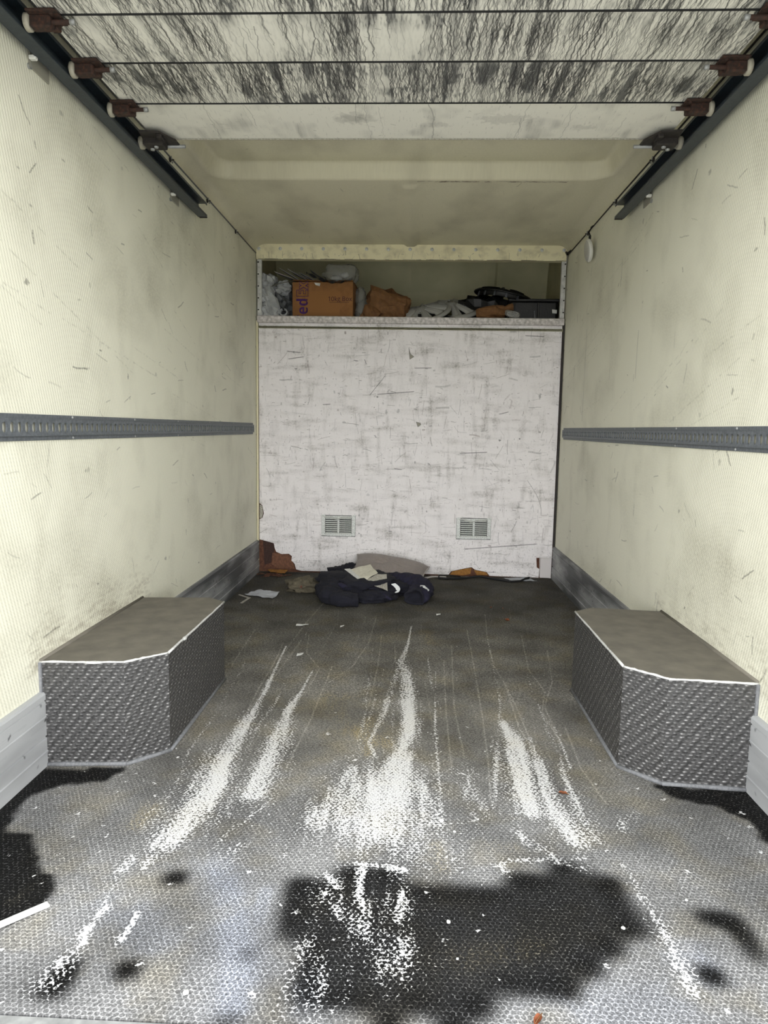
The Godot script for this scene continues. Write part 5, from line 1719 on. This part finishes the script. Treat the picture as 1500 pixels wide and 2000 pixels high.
func hubcap(label: String, at: Vector3, turn: Basis, m: Material, spokes: int) -> void:
	var t := thing("wheel_trim", label, "wheel trim", at, "wheel trims on the shelf")
	t.basis = turn
	var R := 0.205
	var dome := func(r: float) -> float: return 0.042 * (1.0 - (r / R) * (r / R))
	var st := begin(true)
	lathe(st, [Vector2(0.172, dome.call(0.172) - 0.006), Vector2(0.176, dome.call(0.176) + 0.002), Vector2(0.190, dome.call(0.19) + 0.004), Vector2(0.202, 0.003), Vector2(0.206, -0.004), Vector2(0.203, -0.009), Vector2(0.194, -0.006), Vector2(0.176, 0.004), Vector2(0.172, dome.call(0.172) - 0.006)], 64)
	put("rim", st, m, t)
	st = begin(true)
	lathe(st, [Vector2(0, 0.047), Vector2(0.022, 0.046), Vector2(0.030, 0.040), Vector2(0.038, 0.041), Vector2(0.048, 0.038), Vector2(0.052, 0.030), Vector2(0.0, 0.028)], 32)
	put("hub", st, m, t)
	for k in spokes:
		st = begin(true)
		var a0 := TAU * k / spokes
		var f := func(u: float, v: float) -> Vector3:
			var r := lerpf(0.045, 0.178, v)
			var w := lerpf(0.030, 0.078, v) * 9.0 / spokes
			var s := (u - 0.5) * w
			var y: float = dome.call(r) + 0.004 - 0.016 * pow(absf(u - 0.5) * 2.0, 2.0) + 0.005 * cos((u - 0.5) * 18.0)
			return Vector3(r * cos(a0) - s * sin(a0), y, r * sin(a0) + s * cos(a0))
		surf(st, 8, 10, f)
		surf(st, 8, 10, func(u, v): return f.call(u, v) - Vector3(0, 0.004, 0), true)
		put("spoke", st, m, t)
	st = begin(true)
	lathe(st, [Vector2(0.170, 0.004), Vector2(0.172, -0.030), Vector2(0.166, -0.032), Vector2(0.164, 0.002)], 48)
	put("mounting_ring", st, M.black_plastic, t)
	for k in spokes * 2:
		var a := TAU * (k + 0.5) / (spokes * 2)
		st = begin()
		bx(st, Vector3(cos(a) * 0.176, -0.018, sin(a) * 0.176), Vector3(0.006, 0.032, 0.014), 0.001, Basis(Vector3.UP, -a))
		put("clip", st, M.mail_dark, t)

# ---------------------------------------------------------------- things on the van floor
func build_floor_goods() -> void:
	# jacket: one continuous crumpled cloth, with its sleeves
	var t := thing("jacket", "dark navy work jacket crumpled on the floor in front of the grey cushion", "jacket", Vector3(-0.18, 0.0, 0.58))
	var st := begin(true)
	crumple(st, Vector3(-0.08, 0.04, -0.04), Vector3(0.20, 0.060, 0.20), 131, 0.55, 1.5, 72, 0.25, Basis(Vector3.UP, 0.3), 0.002)
	crumple(st, Vector3(-0.18, 0.045, -0.30), Vector3(0.10, 0.062, 0.12), 132, 0.5, 1.6, 48, 0.2, Basis(Vector3.UP, -0.5), 0.002)
	crumple(st, Vector3(0.10, 0.03, -0.12), Vector3(0.16, 0.055, 0.15), 133, 0.5, 1.6, 56, 0.25, Basis.IDENTITY, 0.002)
	crumple(st, Vector3(-0.02, 0.02, 0.10), Vector3(0.13, 0.04, 0.10), 134, 0.55, 1.8, 48, 0.2, Basis(Vector3.UP, -0.4), 0.002)
	put("body", st, M.jacket, t)
	sleeve(t, PackedVector3Array([Vector3(-0.16, 0.050, -0.08), Vector3(-0.22, 0.055, 0.04), Vector3(-0.245, 0.055, 0.15), Vector3(-0.22, 0.048, 0.24), Vector3(-0.15, 0.040, 0.29), Vector3(-0.075, 0.034, 0.285)]), [0.075, 0.072, 0.068, 0.060, 0.052, 0.044], 141, false)
	sleeve(t, PackedVector3Array([Vector3(0.10, 0.048, -0.17), Vector3(0.19, 0.055, -0.14), Vector3(0.265, 0.055, -0.06), Vector3(0.290, 0.050, 0.04), Vector3(0.278, 0.045, 0.13), Vector3(0.258, 0.040, 0.215)]), [0.060, 0.062, 0.062, 0.060, 0.057, 0.053], 151, true)
	var folds := [[-0.26, -0.02, 0.12, 0.30], [-0.10, 0.12, -0.30, 0.25], [0.02, -0.10, 0.14, 0.05]]
	for q in folds:
		st = begin(true)
		var path := PackedVector3Array()
		for k in 9:
			var u := k / 8.0
			path.append(Vector3(lerpf(q[0], q[2], u), 0.085 - 0.09 * absf(u - 0.35), lerpf(q[1], q[3] - 0.1, u) + 0.03 * sin(u * 7.0)))
		tube(st, path, [0.006, 0.014, 0.018, 0.020, 0.018, 0.018, 0.016, 0.012, 0.006], 10)
		put("fold", st, M.jacket_light, t)
	st = begin(true)
	var tape := func(u: float, v: float) -> Vector3: return Vector3(0.112 + 0.030 * sin(u * 2.4), 0.082 - u * 0.042, 0.070 + 0.045 * u) + Vector3(0.024, 0.006, 0.0) * v
	surf(st, 10, 3, tape)
	surf(st, 10, 3, func(u, v): return tape.call(u, v) - Vector3(0, 0.002, 0.002), true)
	put("reflective_tape", st, M.reflective, t)
	# cushion
	t = thing("cushion", "flat grey cushion with pale piping leaning at the foot of the bulkhead", "cushion", Vector3(-0.10, 0.0, 0.235))
	t.transform = Transform3D(Basis(Vector3.UP, -0.10) * Basis(Vector3.BACK, -0.13) * Basis(Vector3.RIGHT, 0.20), Vector3(-0.095, 0.074, 0.225))
	var pil := func(u: float, v: float, s: float) -> Vector3:
		var x := (u - 0.5) * 2.0
		var z := (v - 0.5) * 2.0
		var pinch := 1.0 - 0.10 * (1.0 - x * x) * absf(z) - 0.10 * (1.0 - z * z) * absf(x)
		var hgt := pow(maxf((1.0 - x * x * x * x) * (1.0 - z * z * z * z), 0.0), 0.55) * 0.066
		var wr := 1.0 + 0.05 * sin(atan2(z, x) * 9.0) * clampf(1.2 - Vector2(x + 0.1, z).length(), 0, 1)
		var dent := 0.022 * exp(-(Vector2(x + 0.25, z - 0.15).length_squared()) * 45.0)
		return Vector3(x * 0.245 * pinch, s * (hgt * wr - (dent if s > 0 else 0.0)), z * 0.175 * pinch)
	st = begin(true)
	surf(st, 48, 36, func(u, v): return pil.call(u, v, 1.0))
	surf(st, 48, 36, func(u, v): return pil.call(u, v, -1.0), true)
	put("cover", st, M.cushion, t)
	st = begin(true)
	var rim := PackedVector3Array()
	for k in 81:
		var e := k / 20.0
		var q: Vector2 = [Vector2(e, 0), Vector2(1, e - 1), Vector2(3 - e, 1), Vector2(0, 4 - e)][mini(int(e), 3)]
		rim.append(pil.call(q.x, q.y, 1.0))
	tube(st, rim, [0.0045], 8)
	put("piping", st, M.piping, t)
	st = begin(true)
	lathe(st, [Vector2(0, 0.006), Vector2(0.010, 0.005), Vector2(0.014, 0.0)], 16, Transform3D(Basis.IDENTITY, Vector3(-0.061, 0.044, 0.026)))
	put("button", st, M.cushion, t)
	# booklet on the jacket
	t = thing("booklet", "cream folded booklet lying open on the navy jacket", "booklet", Vector3(-0.20, 0.115, 0.55))
	st = begin()
	sheet(st, Vector3(-0.135, 0.012, -0.05), Vector3(-0.005, 0.030, -0.13), Vector3(0.050, 0.014, 0.03), Vector3(-0.030, -0.020, 0.12), 0.006, 161, 0.002, 12)
	put("page", st, M.cream_paper, t)
	st = begin()
	sheet(st, Vector3(-0.030, -0.020, 0.122), Vector3(0.045, 0.008, 0.035), Vector3(0.102, 0.008, 0.04), Vector3(0.115, -0.060, 0.17), 0.005, 162, 0.002, 12)
	put("page", st, M.dirty_paper, t)
	st = begin()
	sheet(st, Vector3(-0.155, 0.020, -0.03), Vector3(-0.125, 0.018, -0.055), Vector3(-0.025, -0.016, 0.122), Vector3(-0.032, -0.026, 0.128), 0.002, 163, 0.003, 8)
	put("spine", st, M.paper, t)
	# rag
	t = thing("rag", "crumpled olive grey rag with a reddish stain on the floor left of the jacket", "rag", Vector3(-0.60, 0.0, 0.49))
	st = begin(true)
	crumple(st, Vector3(-0.005, 0.016, 0.0), Vector3(0.080, 0.042, 0.085), 171, 0.75, 1.6, 64, 0.2, Basis(Vector3.UP, 0.4), 0.001)
	for q in [[Vector3(-0.07, 0.012, 0.05), Vector3(-0.04, 0.042, -0.02), Vector3(0.0, 0.046, -0.05), Vector3(0.05, 0.030, -0.06)], [Vector3(-0.05, 0.012, 0.08), Vector3(0.0, 0.03, 0.03), Vector3(0.05, 0.034, -0.01), Vector3(0.09, 0.02, -0.05)], [Vector3(0.0, 0.010, 0.07), Vector3(0.04, 0.02, 0.02), Vector3(0.08, 0.014, 0.0)]]:
		tube(st, PackedVector3Array(q), [0.010, 0.016, 0.014, 0.008].slice(0, q.size()), 9)
	put("cloth", st, M.rag, t)
	st = begin(true)
	crumple(st, Vector3(-0.02, 0.032, 0.062), Vector3(0.026, 0.010, 0.020), 172, 0.4, 2.0, 16)
	put("stained_fold", st, mottled("reddish stained cloth", Color(0.33, 0.20, 0.15), Color(0.42, 0.27, 0.21), 0.95, 0.0, 55, 0.05, 9.0), t)
	# papers, straps
	t = thing("paper_sheet", "creased printed paper sheet on the floor near the left kick plate", "sheet", Vector3(-0.82, 0.001, 0.66))
	st = begin()
	sheet(st, Vector3(-0.105, 0, 0.02), Vector3(-0.05, 0.004, -0.09), Vector3(0.095, 0.010, -0.02), Vector3(0.080, 0.0, 0.11), 0.008, 181, 0.0008, 14, 14.0)
	put("paper", st, M.printed_paper, t)
	t = thing("bent_strip", "white bent plastic strip like an elbow beside the printed sheet", "strip", Vector3(-0.90, 0.001, 0.76))
	st = begin()
	bx(st, Vector3(-0.020, 0.003, -0.040), Vector3(0.095, 0.004, 0.012), 0.001, Basis(Vector3.UP, -0.75))
	bx(st, Vector3(0.014, 0.003, 0.055), Vector3(0.014, 0.004, 0.130), 0.001, Basis(Vector3.UP, -0.12))
	put("strip", st, M.dirty_paper, t)
	t = thing("webbing_strap", "black webbing strap lying along the foot of the bulkhead", "strap", Vector3(0.40, 0.004, 0.06))
	st = begin(true)
	tube(st, PackedVector3Array([Vector3(-0.02, 0.004, -0.02), Vector3(-0.10, 0.012, -0.02), Vector3(-0.165, 0.016, 0.01), Vector3(-0.175, 0.006, 0.05), Vector3(-0.12, 0.003, 0.05), Vector3(0.0, 0.006, 0.03), Vector3(0.10, 0.014, 0.0), Vector3(0.20, 0.004, 0.03), Vector3(0.30, 0.003, 0.09), Vector3(0.36, 0.003, 0.07), Vector3(0.40, 0.012, 0.03), Vector3(0.43, 0.014, 0.01)]), [0.009], 8, true, 0.35)
	put("webbing", st, M.rubber, t)
	t = thing("cord", "pale cord running from the cushion's corner along the bulkhead", "cord", Vector3(0.19, 0.004, 0.09))
	st = begin(true)
	tube(st, PackedVector3Array([Vector3(-0.06, 0.016, 0.08), Vector3(0.0, 0.010, 0.0), Vector3(0.05, 0.006, -0.02), Vector3(0.09, 0.004, -0.03)]), [0.006], 8)
	put("cord", st, M.piping, t)
	t = thing("paper_sheet", "torn white plastic sheet under the strap's end near the right corner", "sheet", Vector3(0.76, 0.001, 0.06))
	st = begin()
	sheet(st, Vector3(-0.10, 0.0, -0.04), Vector3(0.07, 0.004, -0.05), Vector3(0.115, 0.0, 0.045), Vector3(-0.055, 0.0, 0.05), 0.006, 183, 0.0008, 12, 16.0)
	put("paper", st, M.printed_paper, t)
	t = thing("plastic_strip", "white flat plastic strip on the wet floor beside the left wall", "strip", Vector3(-0.755, 0.001, 3.44))
	st = begin()
	bx(st, Vector3(0, 0.003, 0), Vector3(0.22, 0.005, 0.017), 0.0015, Basis(Vector3.UP, 0.80))
	put("strip", st, M.paper, t)
	st = begin()
	bx(st, Vector3(0.0, 0.006, 0), Vector3(0.21, 0.0012, 0.003), 0.0003, Basis(Vector3.UP, 0.80))
	put("ridge", st, M.reflective, t)

func sleeve(t: Node3D, path: PackedVector3Array, radii: Array, seed_: int, tag_on: bool) -> void:
	var n := noise(seed_, 26.0, 3, true)
	var curve := Curve3D.new()
	for i in path.size():
		var tang := (path[mini(i + 1, path.size() - 1)] - path[maxi(i - 1, 0)]) * 0.2
		curve.add_point(path[i], -tang, tang)
	var L: float = curve.get_baked_length()
	var f := func(u: float, v: float) -> Vector3:
		var p := curve.sample_baked(v * L, true)
		var dir := (curve.sample_baked(minf(v * L + 0.01, L), true) - curve.sample_baked(maxf(v * L - 0.01, 0.0), true)).normalized()
		var side := dir.cross(Vector3.UP).normalized()
		var a := u * TAU
		var k := v * (radii.size() - 1)
		var r: float = lerpf(radii[int(minf(k, radii.size() - 2))], radii[int(minf(k, radii.size() - 2)) + 1], k - int(minf(k, radii.size() - 2)))
		var q := p + side * cos(a) * r + Vector3.UP * sin(a) * r * 0.72
		var w := n.get_noise_3d(q.x * 0.6, q.y * 0.4, q.z * 0.9) * 0.34 + 0.07 * sin(v * 38.0 + cos(a) * 2.0)
		q = p + (q - p) * (1.0 + w)
		q.y = maxf(q.y, 0.003)
		return q
	var st := begin(true)
	surf(st, 32, 60, f)
	var s := put("sleeve", st, M.jacket_light if tag_on else M.jacket, t)
	# cuff: a band and the dark opening behind it
	st = begin(true)
	var c0: Vector3 = path[path.size() - 1]
	var dir := (c0 - path[path.size() - 2]).normalized()
	var cuff := func(u: float, v: float) -> Vector3:
		var base: Vector3 = f.call(u, 1.0)
		var mid: Vector3 = c0
		var k: float = [1.03, 1.06, 1.0, 0.82, 0.6, 0.0][int(round(v * 5.0))]
		var z: float = [-0.02, 0.006, 0.012, 0.0, -0.03, -0.05][int(round(v * 5.0))]
		var q := mid + (base - mid) * k + dir * z
		q.y = maxf(q.y, 0.002)
		return q
	surf(st, 32, 5, cuff)
	put("cuff", st, M.jacket, s)
	if tag_on:
		st = begin(true)
		var lab := func(u: float, v: float) -> Vector3: return f.call(0.26 + 0.16 * u, 0.80 + 0.045 * v + 0.03 * u) + Vector3(0, 0.003, 0.002)
		surf(st, 10, 4, lab)
		surf(st, 10, 4, func(u, v): return lab.call(u, v) - Vector3(0, 0.002, 0), true)
		put("white_label", st, M.reflective, s)

# ---------------------------------------------------------------- litter
func build_litter() -> void:
	var k := 0
	for q in [[-0.488, 1.282, 0.060, 0.016, "white torn paper strip lying alone ahead of the rag", 0], [-0.426, 1.735, 0.026, 0.018, "small white paper scrap between the wheel boxes at the head of the worn streak", 1], [0.197, 1.013, 0.022, 0.012, "tiny white paper scrap in front of the jacket's right sleeve", 1], [-0.289, 1.285, 0.018, 0.012, "tiny white scrap in front of the jacket, beside the torn strip", 1]]:
		var t := thing("paper_scrap", q[4], "scrap", Vector3(q[0], 0.001, q[1]), "white paper scraps on the floor")
		var st := begin()
		sheet(st, Vector3(-q[2] / 2, 0.004, -q[3] * 0.3), Vector3(q[2] / 2, 0.002, -q[3]), Vector3(q[2] / 2, 0.006, q[3] * 0.7), Vector3(-q[2] / 2, 0.0, q[3]), 0.004, 190 + k, 0.0015, 8, 30.0)
		put("paper", st, M.paper, t)
		k += 1
	var leaves := [[0.551, 1.077, 0.028, "dry curled brown leaf in front of the right kick plate"], [0.497, 0.819, 0.010, "small brown leaf fragment nearest the bulkhead"], [0.560, 0.834, 0.011, "small brown leaf fragment beside the other tiny one"], [0.475, 2.834, 0.016, "orange leaf scrap on the white worn streak by the right wheel box"], [0.276, 3.586, 0.018, "orange leaf scrap at the rear edge of the floor"]]
	for q in leaves:
		var t := thing("leaf", q[3], "leaf", Vector3(q[0], 0.001, q[1]), "dry leaves on the floor")
		t.rotation.y = k * 1.3
		var L: float = q[2] * 0.75
		var st := begin(true)
		var f := func(u: float, v: float) -> Vector3:
			var w := L * 0.45 * pow(maxf(sin(PI * u), 0.0), 0.7)
			return Vector3((u - 0.5) * 2.0 * L, L * 0.35 * (v - 0.5) * (v - 0.5) * 4.0 * sin(PI * u) + 0.002 + 0.15 * L * sin(u * 9.0) * v, (v - 0.5) * 2.0 * w)
		surf(st, 12, 6, f)
		surf(st, 12, 6, func(u, v): return f.call(u, v) - Vector3(0, 0.0008, 0), true)
		put("blade", st, M.leaf, t)
		st = begin(true)
		tube(st, PackedVector3Array([Vector3(-L * 1.25, 0.002, 0), Vector3(-L * 0.5, 0.003, 0), Vector3(L * 0.8, 0.004, 0)]), [0.0012, 0.001, 0.0005], 6)
		put("stem", st, M.kraft_dark, t)
		k += 1
	var lumps := [[-0.119, 3.291, 0.008, "largest white crumb on the dark wet patch, left of the bracket shaped mark"], [-0.038, 3.384, 0.0065, "white crumb below the bracket shaped worn mark"], [0.138, 3.359, 0.0065, "white crumb right of the bracket shaped mark on the wet patch"], [0.040, 3.414, 0.005, "white crumb lowest under the bracket shaped mark"], [0.138, 2.994, 0.009, "white crumb at the lower right corner of the middle worn streak"], [-0.327, 3.566, 0.008, "white crumb in the small dark patch near the rear edge"], [0.168, 3.04, 0.006, "white crumb just behind the one at the middle streak's corner"], [0.485, 3.354, 0.006, "white crumb alone on the right of the wet patch"], [0.644, 3.260, 0.005, "white crumb on the dry floor behind the right wheel box"], [0.15, 3.457, 0.004, "tiny white crumb in the brownish part of the wet patch"]]
	for q in lumps:
		var t := thing("residue_crumb", q[3], "crumb", Vector3(q[0], 0.0, q[1]), "white crumbs on the floor")
		var st := begin(true)
		crumple(st, Vector3(0, q[2] * 0.35, 0), Vector3(q[2] * 0.6, q[2] * 0.45, q[2] * 0.7), 200 + k, 0.4, 1.6, 14, 0.0, Basis.IDENTITY, 0.0)
		put("crumb", st, M.lime, t)
		k += 1
	# splinters under the torn corner of the bulkhead
	var r := RandomNumberGenerator.new()
	r.seed = 909
	var st := begin()
	for n in 46:
		var at := Vector3(-0.87 + r.randfn(0, 0.05), 0.003 + r.randf() * 0.006, 0.085 + absf(r.randfn(0, 0.05)))
		bx(st, at, Vector3(r.randf_range(0.008, 0.045), 0.003, r.randf_range(0.004, 0.014)), 0.0006, Basis.from_euler(Vector3(r.randf_range(-0.3, 0.3), r.randf() * TAU, r.randf_range(-0.3, 0.3))))
	var o := put("wood_splinters", st, M.wood)
	tag(o, "loose brown splinters scattered under the torn corner of the bulkhead", "splinters")
	o.set_meta("kind", "stuff")
